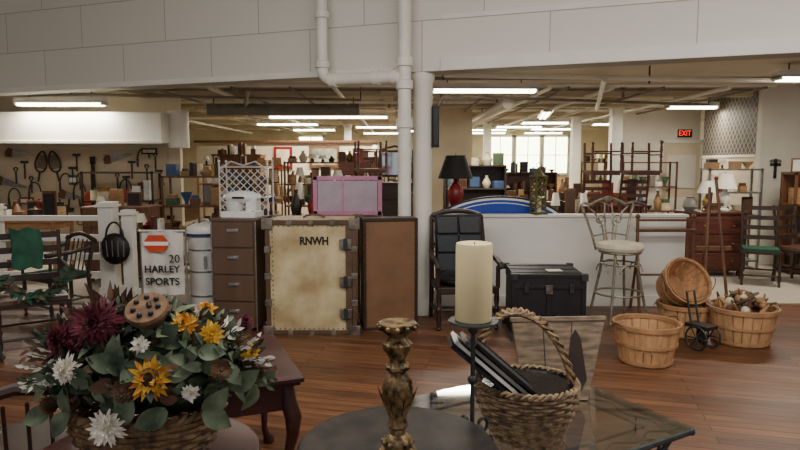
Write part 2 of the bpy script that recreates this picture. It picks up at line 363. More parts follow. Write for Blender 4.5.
# ------------------------------------------------------------------ furniture helpers
def turned(mb,x,y,z0,z1,r,mat,seg=10):
    h=z1-z0
    p=[(r*.7,0),(r*.9,.05*h),(r*.6,.08*h),(r*1.0,.25*h),(r*.65,.4*h),(r*1.1,.5*h),(r*.65,.55*h),(r,.7*h),(r*.8,.9*h),(r,h)]
    mb.lathe([(a,b+z0) for a,b in p],(x,y,0),mat,seg)
def chair(mb,w=.46,d=.44,sh=.45,bh=1.0,mat=darkw,style='ladder',arms=False,seatm=None,M4=None):
    b=MB()
    for sx in(-1,1):
        turned(b,sx*(w/2-.02),-d/2+.02,0,sh-.02,.022,mat)
        b.tube([(sx*(w/2-.03),d/2+.02,0),(sx*(w/2-.03),d/2-.02,sh),(sx*(w/2-.02),d/2+.06,bh)],[.018,.022,.016],mat,8)
        b.tube([(sx*(w/2-.02),-d/2+.02,sh*.4),(sx*(w/2-.03),d/2,sh*.4)],.011,mat,8)
        if arms:
            b.tube([(sx*(w/2),-d/2+.02,sh),(sx*(w/2),-d/2+.02,sh+.24)],.016,mat,8)
            b.tube([(sx*(w/2-.03),d/2+.02,sh+.28),(sx*w/2,0,sh+.25),(sx*(w/2+.01),-d/2-.03,sh+.25)],[.018,.022,.026],mat,8)
    b.tube([(-w/2+.02,-d/2+.02,sh*.3),(w/2-.02,-d/2+.02,sh*.3)],.011,mat,8); b.tube([(-w/2+.02,d/2,sh*.35),(w/2-.02,d/2,sh*.35)],.011,mat,8)
    b.box((0,0,sh-.02),(w,d,.035),mat)
    b.box((0,-.005,sh+.012),(w-.05,d-.05,.035),seatm or mat)
    y0=d/2-.02
    def yb(z): return y0+.08*(z-sh)/(bh-sh)
    if style=='ladder':
        for i in range(4):
            z=sh+.14+i*(bh-sh-.18)/3
            b.box((0,yb(z),z),(w-.06,.014,.055),mat)
    else:
        for i in range(6):
            x=-w/2+.06+i*(w-.12)/5; b.tube([(x,yb(sh),sh),(x,yb(bh),bh-.03)],.008,mat,6)
        b.tube([V((-w/2+.0,yb(bh),bh-.04)),V((-w/4,yb(bh),bh+.01)),V((0,yb(bh),bh+.03)),V((w/4,yb(bh),bh+.01)),V((w/2,yb(bh),bh-.04))],.024,mat,8)
    o=len(mb.v); T=M4 or Matrix()
    mb.v+= [T@p for p in b.v]
    mm=[mb.mi(x) for x in b.mats]
    mb.f+= [[i+o for i in f] for f in b.f]; mb.m+= [mm[k] for k in b.m]
def item(mb,x,y,z,rng,mh,mw=.2):
    k=rng.choice([0,0,1,2,3,4,4,5,6,7,7]); mat=rng.choice(CM); h=mh*rng.uniform(.35,.92); r=min(mw,.2)*rng.uniform(.25,.48)
    if k==0: mb.box((x,y,z+h/2),(r*1.8,r*1.3,h),mat,rot=(0,0,rng.uniform(-.4,.4)))
    elif k==1: mb.lathe([(r*.6,0),(r*.9,h*.25),(r,h*.45),(r*.5,h*.75),(r*.3,h*.85),(r*.4,h)],(x,y,z),mat,12)
    elif k==2: mb.lathe([(r*.4,0),(r*.3,h*.1),(r*.9,h*.4),(r*1.1,h*.55),(r*1.0,h*.55),(r*.5,h*.3)],(x,y,z),mat,14)
    elif k==3:
        n=rng.randint(3,5); cc=rng.choice([CL[5],CL[6],CL[3],redw])
        for i in range(n):
            hh=h*rng.uniform(.8,1); mb.box((x-r+i*r*2/n,y,z+hh/2),(r*1.8/n,.13,hh),cc if i%2 else rng.choice(CM))
    elif k==4: mb.box((x,y+.03,z+h/2),(r*2,.02,h),rng.choice([darkw,brass,midw])); mb.box((x,y+.016,z+h/2),(r*1.6,.01,h*.8),rng.choice(CM+[artm]))
    elif k==5:
        mb.lathe([(r*.6,0),(r*.25,h*.1),(r*.4,h*.3),(r*.12,h*.45),(r*.12,h*.55)],(x,y,z),mat,12)
        mb.lathe([(r*1.0,h*.5),(r*.6,h),(r*.55,h),(r*.95,h*.5)],(x,y,z),shadew,14)
    elif k==6:
        mb.lathe([(r,0),(r,h*.5),(r*.9,h*.55)],(x,y,z),mat,14); mb.lathe([(r*.4,h*.55),(r*.2,h*.62),(r*.15,h*.7)],(x,y,z),rng.choice(CM),10)
    else:
        mb.box((x,y,z+h*.2),(r*2,r*1.6,h*.4),mat); mb.box((x,y,z+h*.5),(r*1.5,r*1.3,h*.2),rng.choice(CM))
def shelf(name,x,y,w,h,n,seed,rz=0,mat=midw,d=.35,back=False,top=True):
    rng=random.Random(seed); mb=MB()
    for sx in(-1,1):
        for sy in(-1,1): mb.box((sx*(w/2-.015),sy*(d/2-.015),h/2),(.03,.03,h),mat)
    for i in range(n):
        z=.12+i*(h-.14)/(n-1); mb.box((0,0,z),(w,d,.025),mat)
        if i==n-1 and not top: continue
        gap=(h-.14)/(n-1)-.04 if i<n-1 else .26
        px=-w/2+.12
        while px<w/2-.1:
            item(mb,px,rng.uniform(-.06,.06),z+.0125,rng,gap,.26); px+=rng.uniform(.12,.2)
    if back: mb.box((0,d/2-.01,h/2),(w,.015,h),mat)
    mb.finish(name,(x,y,.008 if y>7 else 0),rz)
def table_clutter(name,x,y,w,d,seed,h=.76,mat=midw,rz=0,mh=.45):
    rng=random.Random(seed); mb=MB()
    mb.box((0,0,h-.015),(w,d,.03),mat); mb.box((0,0,h-.08),(w-.1,d-.1,.1),mat)
    for sx in(-1,1):
        for sy in(-1,1): turned(mb,sx*(w/2-.06),sy*(d/2-.06),0,h-.03,.03,mat)
    px=-w/2+.14
    while px<w/2-.1:
        for yy in(-d*.25,d*.22): item(mb,px,yy,h,rng,mh,.3)
        px+=rng.uniform(.16,.24)
    mb.finish(name,(x,y,.008 if y>7 else 0),rz)
def cabinet(name,x,y,w,d,h,mat,rows=3,mirror=False,rz=0,hutch=False):
    mb=MB(); mb.box((0,0,h/2+.04),(w,d,h-.08),mat); mb.box((0,0,h-.01),(w+.05,d+.04,.03),mat)
    for sx in(-1,1):
        for sy in(-1,1): mb.box((sx*(w/2-.05),sy*(d/2-.05),.04),(.06,.06,.08),mat)
    rh=(h-.16)/rows
    for i in range(rows):
        z=.1+rh*(i+.5)
        mb.box((0,-d/2-.008,z),(w-.08,.02,rh-.03),mat)
        for sx in(-.25,.25): mb.ball((sx*w,-d/2-.03,z),.014,brass,8,6)
    rng=random.Random(int(x*100)+7)
    if mirror:
        for sx in(-1,1): turned(mb,sx*w*.32,d/2-.05,h,h+.62,.022,mat)
        mb.box((0,d/2-.06,h+.36),(w*.56,.03,.52),mat); mb.box((0,d/2-.08,h+.36),(w*.48,.01,.44),mirrorm)
        mb.tube([(-w*.28,d/2-.06,h+.62),(0,d/2-.06,h+.7),(w*.28,d/2-.06,h+.62)],.02,mat,8)
    elif hutch:
        mb.box((0,d/2-.03,h+.35),(w,.03,.7),mat)
        for sx in(-1,1): mb.box((sx*(w/2-.015),d/2-.14,h+.35),(.03,.24,.7),mat)
        for z in(0,.33,.68):
            mb.box((0,d/2-.14,h+z),(w,.26,.02),mat)
            for k in range(int(w/.18)): item(mb,-w/2+.12+k*.18,d/2-.14,h+z+.01,rng,.26,.2)
    elif name!='dresser':
        for k in range(int(w/.22)): item(mb,-w/2+.14+k*.22,0,h+.005,rng,.32,.3)
    mb.finish(name,(x,y,.008 if y>7 else 0),rz,bevel=.004)

# ------------------------------------------------------------------ background fill
shelf('bookcase',-2.9,9.0,1.0,1.4,4,1,mat=midw)
shelf('display_shelf',-4.3,9.6,1.1,1.45,4,2,mat=darkw,top=False)
shelf('display_shelf',-7.2,9.9,.9,1.5,4,3,mat=midw,top=False)
shelf('display_shelf',-1.2,10.6,1.5,1.6,5,4,mat=midw)
shelf('display_shelf',-3.0,11.8,1.6,1.55,5,5,mat=lightw)
cabinet('tall_dresser',-.1,11.9,1.1,.5,1.2,darkw,4,mirror=True)
cabinet('kitchen_hutch',1.15,9.5,.95,.45,.85,darkw,3,hutch=True)
cabinet('kitchen_hutch',2.5,12.1,1.1,.45,.7,redw,3,hutch=True)
cabinet('chest_of_drawers',-3.75,8.35,.85,.45,1.0,midw,4)
cabinet('wooden_wardrobe',-3.4,13.2,1.0,.5,1.75,midw,2)
cabinet('wooden_wardrobe',-.9,13.9,.9,.5,1.7,redw,2)
shelf('display_shelf',5.0,12.6,1.1,1.6,4,9,mat=redw,top=False)
shelf('display_shelf',1.5,14.2,1.4,1.5,4,10,mat=midw)
shelf('display_shelf',5.6,16,1.8,1.6,4,11,mat=darkw)
shelf('display_shelf',-1.6,16.4,2.4,1.7,5,12,mat=midw,top=False)
shelf('display_shelf',.3,15.0,1.2,1.7,4,14,mat=darkw)
shelf('display_shelf',2.9,17.2,1.2,1.15,3,15,mat=midw)
shelf('display_shelf',1.2,19.0,2.2,1.6,4,16,mat=redw)
shelf('display_shelf',-1.0,20.0,3.0,1.8,4,17,mat=midw)
cabinet('wooden_wardrobe',6.5,18.6,1.0,.5,1.7,midw,2)
cabinet('chest_of_drawers',4.7,20.2,1.2,.5,.95,darkw,4)
table_clutter('display_table',-.9,8.55,1.3,.6,21,h=.85,mh=.5)
table_clutter('display_table',-5.5,8.7,1.6,.6,22,h=.8,mat=lightw)
table_clutter('display_table',2.05,8.4,1.1,.6,24,h=.85,mat=darkw,mh=.45)
table_clutter('display_table',3.5,10.9,1.4,.7,25,h=.85,mat=redw,mh=.55)
table_clutter('display_table',3.2,13.6,1.4,.7,27,h=.8,mat=midw,mh=.5)
table_clutter('display_table',-2.0,12.9,1.4,.6,28,h=.9,mat=midw,mh=.6)
table_clutter('display_table',4.4,17.2,1.4,.7,29,h=.8,mat=midw,mh=.45)
table_clutter('display_table',2.1,10.6,1.2,.6,30,h=.8,mat=midw,mh=.6)
table_clutter('display_table',-3.2,7.75,.7,.45,32,h=.75,mat=darkw,mh=.3)
mb=MB()
for i in range(2):
    x=-.28+i*.58
    chair(mb,mat=redw,style='spindle',bh=.95,M4=Matrix.Translation((x,0,0)))
    chair(mb,mat=redw,style='ladder',bh=.95,M4=Matrix.Translation((x,0,.95))@Matrix.Rotation(pi,4,'X')@Matrix.Rotation(pi,4,'Z')@Matrix.Translation((0,0,-.93)))
mb.finish('stacked_chairs',(3.3,9.3,.008))
mb=MB()
chair(mb,mat=darkw,style='ladder',bh=1.0)
chair(mb,mat=redw,style='spindle',bh=.95,M4=Matrix.Translation((0,0,.98))@Matrix.Rotation(pi,4,'X')@Matrix.Rotation(pi,4,'Z')@Matrix.Translation((0,0,-.93)))
mb.finish('stacked_chairs',(-.45,9.5,.008),.2)
mb=MB(); chair(mb,mat=midw,style='spindle',bh=1.05,arms=True); mb.finish('wooden_armchair',(.35,10.2,.008),.4)

mb=MB(); W,H=.6,1.58
for sx in(-1,1):
    for sy in(-1,1): mb.tube([(sx*W/2,sy*.16,0),(sx*W/2,sy*.16,H)],.01,enamelw,8); mb.ball((sx*W/2,sy*.16,H+.02),.018,enamelw,10,6)
for z in(.3,.75,1.15,H-.05):
    mb.box((0,0,z),(W,.32,.012),enamelw)
for k in range(-8,16):
    x0=-W/2+k*.09
    for s_ in(1,-1):
        a=V((x0*s_,-.16,1.0)); b=V(((x0+.5)*s_,-.16,1.5))
        t0=max(0,(-W/2-x0)/.5); t1=min(1,(W/2-x0)/.5)
        if t1>t0: mb.tube([a.lerp(b,t0),a.lerp(b,t1)],.006,enamelw,5)
mb.tube([(-W/2,-.16,1.5),(-W/4,-.16,1.6),(0,-.16,1.55),(W/4,-.16,1.6),(W/2,-.16,1.5)],.01,enamelw,6)
rng=random.Random(77)
for z in(.31,.76,1.16):
    for k in range(3): item(mb,-.18+k*.18,.02,z,rng,.3,.24)
mb.finish('wire_lattice_rack',(-1.95,7.9,.008))
mb=MB(); mb.box((0,0,.52),(.9,.4,.03),darkw)
for sx in(-1,1):
    for sy in(-1,1): turned(mb,sx*.4,sy*.15,0,.51,.025,darkw)
mb.box((0,0,.75),(.7,.3,.42),CL[5]); mb.box((0,0,.975),(.8,.34,.03),darkw)
mb.finish('side_cabinet',(-.6,7.1,.008),bevel=.003)
mb=MB()
mb.box((0,0,.21),(.68,.02,.36),lilac)
mb.box((0,-.005,.02),(.78,.04,.045),pink);mb.box((0,-.005,.42),(.78,.04,.045),pink);mb.box((-.37,-.005,.22),(.045,.04,.44),pink);mb.box((.37,-.005,.22),(.045,.04,.44),pink);mb.box((-.05,-.008,.22),(.02,.03,.4),pink)
mb.finish('pink_frame',(-.6,7.1,.998),0)
mb=MB(); mb.box((0,0,0),(.7,.04,.5),midw); mb.box((0,-.022,0),(.58,.01,.38),artm); mb.finish('framed_painting',(-1.75,14.42,1.72))
mb=MB(); mb.box((0,0,0),(.42,.04,.5),redp); mb.box((0,-.022,0),(.3,.01,.38),CL[3]); mb.finish('framed_painting',(-2.7,14.42,1.7))
# pegboard with tools on left wall
mb=MB(); rng=random.Random(5); R90=Matrix.Rotation(pi/2,4,'X')
mb.box((-5.75,10.485,1.32),(3.7,.03,.98),peg)
for i in range(19):
    for j in range(5): mb.ball((-7.5+i*.195,10.468,.92+j*.2),.006,blackm,6,4)
def saw(x,z,a,L):
    T=Matrix.Translation((x,10.45,z))@Matrix.Rotation(a,4,'Y')@R90
    mb.prism([(0,-.03),(L,-.015),(L,.02),(0,.1)],.008,metalg,T); mb.prism([(-.11,-.03),(0,-.04),(.02,.09),(-.05,.12),(-.11,.05)],.02,midw,T)
def hammer(x,z):
    mb.tube([(x,10.45,z),(x,10.45,z-.28)],.013,darkw,6); mb.box((x,10.45,z),(.12,.03,.04),iron)
def wrench(x,z):
    mb.tube([(x,10.45,z),(x,10.45,z-.22)],.014,iron,6); mb.tube(arc((x,10.45,z+.03),.03,-pi*.3,pi*1.3,10),.011,iron,6)
def sickle(x,z):
    mb.tube([(x,10.45,z),(x,10.45,z-.14)],.016,darkw,6); mb.tube(arc((x+.1,10.45,z),.1,pi,0,10,ry=.16),.011,iron,6)
def sign(x,z,w,h,m1,m2): mb.box((x,10.455,z),(w,.02,h),m1); mb.box((x,10.443,z),(w*.8,.006,h*.5),m2)
saw(-7.1,1.62,.5,.4); saw(-4.85,1.62,-.3,.38); saw(-4.35,1.15,1.2,.3); saw(-6.7,1.25,.2,.42); saw(-6.5,1.72,.0,.35); saw(-5.65,1.02,.1,.3)
for x,z in((-7.35,1.4),(-6.3,1.6),(-5.42,1.72),(-4.6,1.35),(-4.5,1.6),(-5.5,1.5),(-6.9,1.45),(-4.05,1.45)): hammer(x,z)
for x,z in((-6.85,1.05),(-6.45,1.45),(-5.38,1.35),(-4.1,1.7),(-4.0,1.2),(-7.2,1.2),(-4.75,1.35),(-6.2,1.3),(-4.25,1.5)): wrench(x,z)
for x,z in((-6.25,1.1),(-5.72,1.25),(-4.72,1.15),(-4.4,1.66),(-7.0,1.3),(-5.5,1.1),(-6.6,1.0)): sickle(x,z)
sign(-6.95,1.75,.22,.12,CL[0],CL[3]); sign(-5.5,1.3,.14,.16,CL[2],CL[4]); sign(-4.2,1.78,.26,.1,CL[6],CL[3]); sign(-7.35,1.7,.2,.14,CL[1],CL[4]); sign(-6.3,.95,.24,.12,CL[0],CL[4]); sign(-5.75,.9,.2,.1,CL[3],CL[6]); sign(-4.45,.98,.2,.14,CL[0],CL[3])
for i in range(22):
    x=-7.45+i*.17
    if -5.35<x<-4.9: continue
    z=.98; L=rng.uniform(.15,.35); mt=rng.choice([darkw,iron,midw,blackm,redw]); mb.tube([(x,10.45,z),(x+rng.uniform(-.05,.05),10.45,z-L)],.016,mt,6)
    if i%2: mb.box((x,10.45,z-L),(.12,.03,.07),mt)
    else: mb.tube(arc((x,10.45,z-L-.05),.05,0,2*pi,12),.009,mt,6)
mb.finish('tool_pegboard',(0,-.002,0))
for i,(x,rz) in enumerate(((-6.02,.2),(-5.76,-.2))):
    mb=MB(); T=Matrix.Rotation(rz,4,'Y')@Matrix.Scale(.72,4)
    pts=[T@V((.13*cos(t)*(1-.25*sin(t)),0,.24*sin(t)+.15)) for t in[2*pi*k/24 for k in range(24)]]
    mb.tube(pts,.014,darkw,6,closed=True); mb.tube([T@V((0,0,-.09)),T@V((0,0,-.32))],.016,darkw,6)
    for k in range(-3,4): mb.tube([T@V((k*.03,0,.0)),T@V((k*.03,0,.3))],.004,CL[5],4); mb.tube([T@V((-.1,0,.15+k*.05)),T@V((.1,0,.15+k*.05))],.004,CL[5],4)
    mb.finish('snowshoe',(x,10.42,1.5))
mb=MB(); pts=[]
for k in range(32):
    t=2*pi*k/32; r=.17+.035*cos(2*t)+.02*sin(t)*-1; pts.append((r*cos(t)*.85,r*sin(t)*1.15))
mb.prism(pts,.05,orangep,Matrix.Rotation(pi/2,4,'X')); mb.box((0,-.02,.4),(.05,.03,.45),darkw); mb.box((0,-.02,.65),(.08,.03,.12),darkw)
mb.lathe([(.045,0),(.045,.005)],(0,-.026,.04),blackm,16,mtx=Matrix.Rotation(pi/2,4,'X')); mb.box((0,-.03,-.1),(.1,.02,.02),darkw)
mb.finish('acoustic_guitar',(-5.12,10.4,.98))

# ------------------------------------------------------------------ railing left
mb=MB()
def post(x,y,w=.13,h=1.05):
    mb.box((x,y,h/2),(w,w,h),white); mb.box((x,y,h+.015),(w+.05,w+.05,.03),white); mb.box((x,y,h+.045),(w+.01,w+.01,.03),white); mb.box((x,y,.07),(w+.04,w+.04,.14),white)
post(-4.72,7.2); post(-3.4,7.2,.17,1.08); post(-3.1,7.05,.12,1.0)
mb.box((-4.06,7.2,.95),(1.35,.08,.06),white)
for z in(.72,.5,.28): mb.box((-4.06,7.2,z),(1.35,.04,.08),white)
mb.finish('railing',bevel=.005)
mb=MB(); mb.ball((0,0,-.2),(.17,.07,.18),blackm,14,8)
mb.tube(arc((0,0,-.1),.1,0,pi,12,ry=.2),.012,blackm,6)
for i in range(5): mb.tube([(-.12+i*.06,-.06,-.28),(-.13+i*.065,-.07,-.1)],.006,CL[9],5)
mb.finish('handbag',(-3.2,6.9,.83))

# ------------------------------------------------------------------ left chairs
mb=MB(); chair(mb,w=.56,d=.5,sh=.43,bh=.98,mat=darkw,arms=True,seatm=CL[5])
for sx in(-1,1): mb.tube([(sx*.25,-.42,.05),(sx*.25,-.2,.0+.015),(sx*.25,.15,.015),(sx*.25,.45,.07)],.018,darkw,8)
mb.finish('rocking_chair',(-3.2,5.3,.0),radians(35))
mb=MB(); chair(mb,w=.5,d=.46,sh=.42,bh=.8,mat=darkw,style='spindle',arms=True,seatm=greenf); mb.finish('wooden_armchair',(-3.62,6.45,0),radians(-30))
mb=MB(); rng=random.Random(8)
def leaf(mb,p,d,n,L,W,mat,curl=.3,seg=5,pw=.8,cup=.25):
    d=V(d).normalized(); n=(V(n)-d*V(n).dot(d))
    n=n.normalized() if n.length>1e-4 else d.orthogonal().normalized()
    s=d.cross(n); vs=[];fs=[]
    for i in range(seg+1):
        t=i/seg; w=W*max(.02,sin(pi*min(1,.06+t*.94)))**pw
        c=V(p)+d*L*t-n*curl*L*t*t
        vs+=[c+s*w+n*w*cup,c,c-s*w+n*w*cup]
    for i in range(seg):
        a=i*3; fs+=[(a,a+1,a+4,a+3),(a+1,a+2,a+5,a+4)]
    mb.add(vs,fs,mat)
path=[V((-.28,-.3,.69)),V((-.2,-.26,.6)),V((-.05,-.28,.5)),V((.1,-.26,.48)),V((.2,-.3,.58)),V((.28,-.3,.68))]
mb.tube(path,.012,leafd,6)
for i in range(130):
    k=rng.randrange(5); p=path[k].lerp(path[k+1],rng.random())
    leaf(mb,p,(rng.uniform(-1,1),rng.uniform(-1,.3),rng.uniform(-.8,.8)),(0,-1,.4),rng.uniform(.05,.1),.018,rng.choice([leafd,leafd,leafd,leafb,greenf]))
mb.finish('foliage_garland',(-3.2,5.3,0),radians(35))
mb=MB(); vs=[];fs=[]
for i in range(9):
    for j in range(12):
        x=-.12+.24*i/8; t=j/11; z=.99-abs(t-.45)*.65; yy=.35-.16*t+.012*sin(i*1.7)
        vs.append((x+.01*sin(j),yy,z+.012*cos(i*1.3)))
for i in range(8):
    for j in range(11):
        a=i*12+j; fs.append((a,a+1,a+13,a+12))
mb.add(vs,fs,greenf); mb.finish('green_shawl',(-3.2,5.3,.02),radians(35))

# banner
mb=MB(); nx,nz=12,8; vs=[];fs=[]
for i in range(nx+1):
    for j in range(nz+1):
        x=-.2+.4*i/nx; z=.0+.62*j/nz; vs.append((x,.012*sin(i*1.3)+.01*sin(j+.5*i),z))
for i in range(nx):
    for j in range(nz):
        a=i*(nz+1)+j; fs.append((a,a+nz+1,a+nz+2,a+1))
mb.add(vs,fs,bannerw); mb.tube([(-.22,0,.62),(.22,0,.62)],.01,bannerw,8)
for sx in(-1,1): mb.tube([(sx*.215,.03,-.31),(sx*.215,.02,.63)],.009,CL[9],8); mb.box((sx*.215,.03,-.315),(.04,.26,.02),CL[9])
Tq=Matrix.Translation((-.05,-.026,.5))@Matrix.Rotation(pi/2,4,'X')
mb.prism([(-.13,0),(-.07,.08),(.07,.08),(.13,0),(.07,-.08),(-.07,-.08)],.004,orangep,Tq)
mb.prism([(-.12,-.018),(.12,-.018),(.12,.018),(-.12,.018)],.008,paper,Tq)
ob=mb.finish('fabric_banner',(-2.28,5.9,.325))
text('20',.11,blackm,ob,(.12,-.03,.35)); text('HARLEY',.095,blackm,ob,(0,-.032,.25),bold=.002); text('SPORTS',.095,blackm,ob,(.0,-.032,.13),bold=.002)

mb=MB(); mb.lathe([(.15,0),(.155,.01),(.16,.86),(.17,.89),(.17,.92),(.155,.93)],(0,0,0),enamelw,32); mb.lathe([(.174,.87),(.18,.88),(.18,.92),(.165,.95),(.1,.975),(.001,.98)],(0,0,0),CL[4],32)
mb.lathe([(.173,.855),(.182,.86),(.182,.885),(.173,.89)],(0,0,0),navy,32)
for z in(.25,.5,.72): mb.ring([(.154,z-.008),(.163,z-.008),(.163,z+.008),(.154,z+.008)],metalg,32)
mb.tube(arc((0,0,.975),.05,0,pi,8,ry=.03),.008,metalg,6); mb.box((.05,-.157,.6),(.03,.02,.12),metalg)
mb.finish('garbage_can',(-2.0,6.3,0))

mb=MB(); w,d,h=.43,.42,1.07
mb.box((0,0,h/2+.02),(w,d,h-.04),cabbr); mb.box((0,0,h-.01),(w+.02,d+.02,.025),cabbr)
for i in range(4):
    z=.16+i*.255; mb.box((0,-d/2-.008,z),(w-.04,.02,.235),cabbr); mb.box((-.0,-d/2-.028,z+.04),(.08,.018,.02),metalg); mb.box((0,-d/2-.02,z+.04),(.11,.006,.035),metalg)
for sx in(-1,1): mb.box((sx*(w/2),-d/2,h/2),(.012,.012,h),metalg)
mb.finish('filing_cabinet',(-1.535,5.97,0),radians(-7),bevel=.003)
mb=MB(); mb.box((0,0,.03),(.34,.24,.06),enamelw); mb.box((.11,0,.11),(.1,.14,.14),enamelw)
mb.ball((0,0,.19),(.19,.1,.065),enamelw,20,10); mb.lathe([(.05,.06),(.08,.09),(.1,.15),(.095,.15)],(-.08,0,0),enamelw,20)
mb.box((.0,-.1,.19),(.12,.01,.02),CL[6]); mb.ball((.14,-.09,.05),.018,CL[6],8,6)
mb.finish('stand_mixer',(-1.52,5.97,1.073),radians(-8),bevel=.008)

# wardrobe trunk
mb=MB(); w,d,h=.8,.48,1.07
mb.box((0,d/2,h/2+.01),(w,d,h-.02),creamt)
e=.04
for x in(-w/2,w/2):
    for y in(0,d): mb.box((x,y,h/2),(e,e,h),trunkb)
for z in(.02,h-.02):
    for y in(0,d): mb.box((0,y,z),(w,e,e),trunkb)
    for x in(-w/2,w/2): mb.box((x,d/2,z),(e,d,e),trunkb)
for x in(-w/2,w/2):
    for z in(.035,h-.035):
        for y in(0,d): mb.box((x,y,z),(.1,.052,.1),trunkm)
    for z in(.3,.55,.8): mb.box((x,0,z),(.06,.05,.06),trunkm)
for z in(.02,h-.02):
    for x in(-.2,0,.2): mb.box((x,0,z),(.05,.048,.05),trunkm)
for x in(-w/2+.045,w/2-.045): 
    for i in range(22): mb.ball((x,-.003,.06+i*.045),.007,trunkm,6,4)
for z in(.055,h-.055):
    for i in range(16): mb.ball((-w/2+.06+i*.045,-.003,z),.007,trunkm,6,4)
mb.box((w/2-.05,-.008,h/2),(.06,.02,h-.1),trunkb)
for z in(.85,.5,.2):
    mb.box((w/2-.08,-.02,z),(.11,.025,.09),trunkm); mb.box((w/2-.08,-.036,z),(.035,.015,.11),iron)
mb.tube(arc((0,d/2,h),.1,0,pi,10,ry=.03),.012,trunkb,6)
ob=mb.finish('wardrobe_trunk',(-.82,5.66,0),radians(0),bevel=.004)
text('RNWH',.1,blackm,ob,(.03,-.004,.875),bold=.004,sx=.85)
mb=MB(); w=.5
mb.box((0,.11,h/2),(w,.02,h-.02),trunki)
for x in(-w/2,w/2): mb.box((x,.0,h/2),(.02,.24,h),trunkb); mb.box((x,-.12,h/2),(.028,.02,h),darkw)
for z in(.012,h-.012): mb.box((0,.0,z),(w,.24,.022),trunkb); mb.box((0,-.12,z),(w,.02,.028),darkw)
mb.box((0,-.112,h/2),(w-.02,.012,h-.03),trunki)
for i in range(20):
    for x in(-w/2+.025,w/2-.025): mb.ball((x,-.12,.05+i*.05),.005,brass,6,4)
mb.finish('trunk_lid',(-.112,5.95,0),radians(11),bevel=.003)

# ------------------------------------------------------------------ leather chair
mb=MB()
for sx in(-1,1):
    mb.tube([(sx*.27,.3,.0),(sx*.27,.24,.4),(sx*.27,.27,.75),(sx*.26,.34,1.06)],[.022,.026,.024,.018],darkw,8)
    turned(mb,sx*.28,-.25,0,.42,.028,darkw)
    mb.tube([(sx*.29,-.25,.4),(sx*.29,-.25,.62)],.022,darkw,8)
    mb.tube([(sx*.28,.28,.7),(sx*.3,.05,.67),(sx*.3,-.15,.665),(sx*.3,-.3,.64),(sx*.3,-.33,.6)],[.02,.024,.026,.028,.02],darkw,8)
    mb.tube([(sx*.28,-.25,.15),(sx*.27,.27,.15)],.014,darkw,8)
mb.tube([(-.28,-.25,.2),(.28,-.25,.2)],.014,darkw,8)
mb.box((0,0,.385),(.56,.54,.07),darkw)
mb.ball((0,-.02,.46),(.27,.28,.075),leather,24,10)
T=Matrix.Translation((0,.24,.77))@Matrix.Rotation(radians(-11),4,'X')
mb.box((0,0,0),(.47,.07,.6),leather,mtx=T)
for i in range(2):
    for z in range(3): mb.box(T@V((-.115+.23*i,-.035,-.19+z*.19)),(.225,.035,.185),leather,rot=(radians(-11),0,0))
mb.tube([(-.26,.34,1.05),(-.13,.35,1.09),(0,.35,1.1),(.13,.35,1.09),(.26,.34,1.05)],.026,darkw,8)
mb.finish('leather_armchair',(.62,6.05,0),radians(6),bevel=.012)

# ------------------------------------------------------------------ black trunk
mb=MB(); w,d,h=.62,.6,.6
mb.box((0,0,h/2),(w,d,h-.02),blackm); mb.box((0,0,h-.05),(w+.012,d+.012,.1),blackm)
for x in(-w/2,0,w/2): mb.box((x,-d/2-.005,h/2),(.04,.014,h),blackm)
for z in(.02,h-.11,h-.01): mb.box((0,-d/2-.005,z),(w,.016,.03),blackm)
for x in(-w/2,w/2):
    for z in(.03,h-.02):
        for y in(-d/2,d/2): mb.box((x,y,z),(.06,.06,.06),iron)
for x in(-.2,.2): mb.box((x,-d/2-.016,h-.12),(.04,.02,.08),iron)
mb.box((0,-d/2-.02,h-.13),(.06,.025,.08),trunkm); mb.tube(arc((0,-d/2-.03,.25),.09,pi,2*pi,8,ry=.04),.012,darkw,6)
for y in(-.2,0,.2): mb.box((0,y,h+.0),(w,.03,.012),blackm)
mb.box((.08,-.1,h+.008),(.14,.1,.004),paper,rot=(0,0,.1))
mb.finish('steamer_trunk',(1.345,5.75,0),radians(-3),bevel=.005)

# ------------------------------------------------------------------ bar stool
mb=MB()
for k in range(4):
    a=pi/4+k*pi/2
    pt=[V((.29*cos(a),.29*sin(a),0)),V((.24*cos(a),.24*sin(a),.25)),V((.19*cos(a),.19*sin(a),.5)),V((.17*cos(a),.17*sin(a),.71))]
    mb.tube(pt,.014,ironlt,8); mb.ball(pt[0]+V((0,0,.014)),.018,ironlt,8,6)
mb.tube([V((.235*cos(t),.235*sin(t),.28)) for t in[2*pi*i/28 for i in range(28)]],.01,ironlt,6,closed=True)
mb.tube([V((.18*cos(t),.18*sin(t),.58)) for t in[2*pi*i/28 for i in range(28)]],.009,ironlt,6,closed=True)
mb.tube([V((.2*cos(t),.2*sin(t),.7)) for t in[2*pi*i/28 for i in range(28)]],.012,ironlt,6,closed=True)
for k in range(4):
    a=k*pi/2; ax=V((-sin(a),cos(a),0)); c=V((.19*cos(a),.19*sin(a),.5))
    mb.tube(arc(c,.11,0,pi,10,ax=ax,ry=.09),.007,ironlt,6)
mb.lathe([(.19,.71),(.22,.72),(.235,.75),(.225,.785),(.15,.8),(.001,.805)],(0,0,0),cushion,32)
y=.2
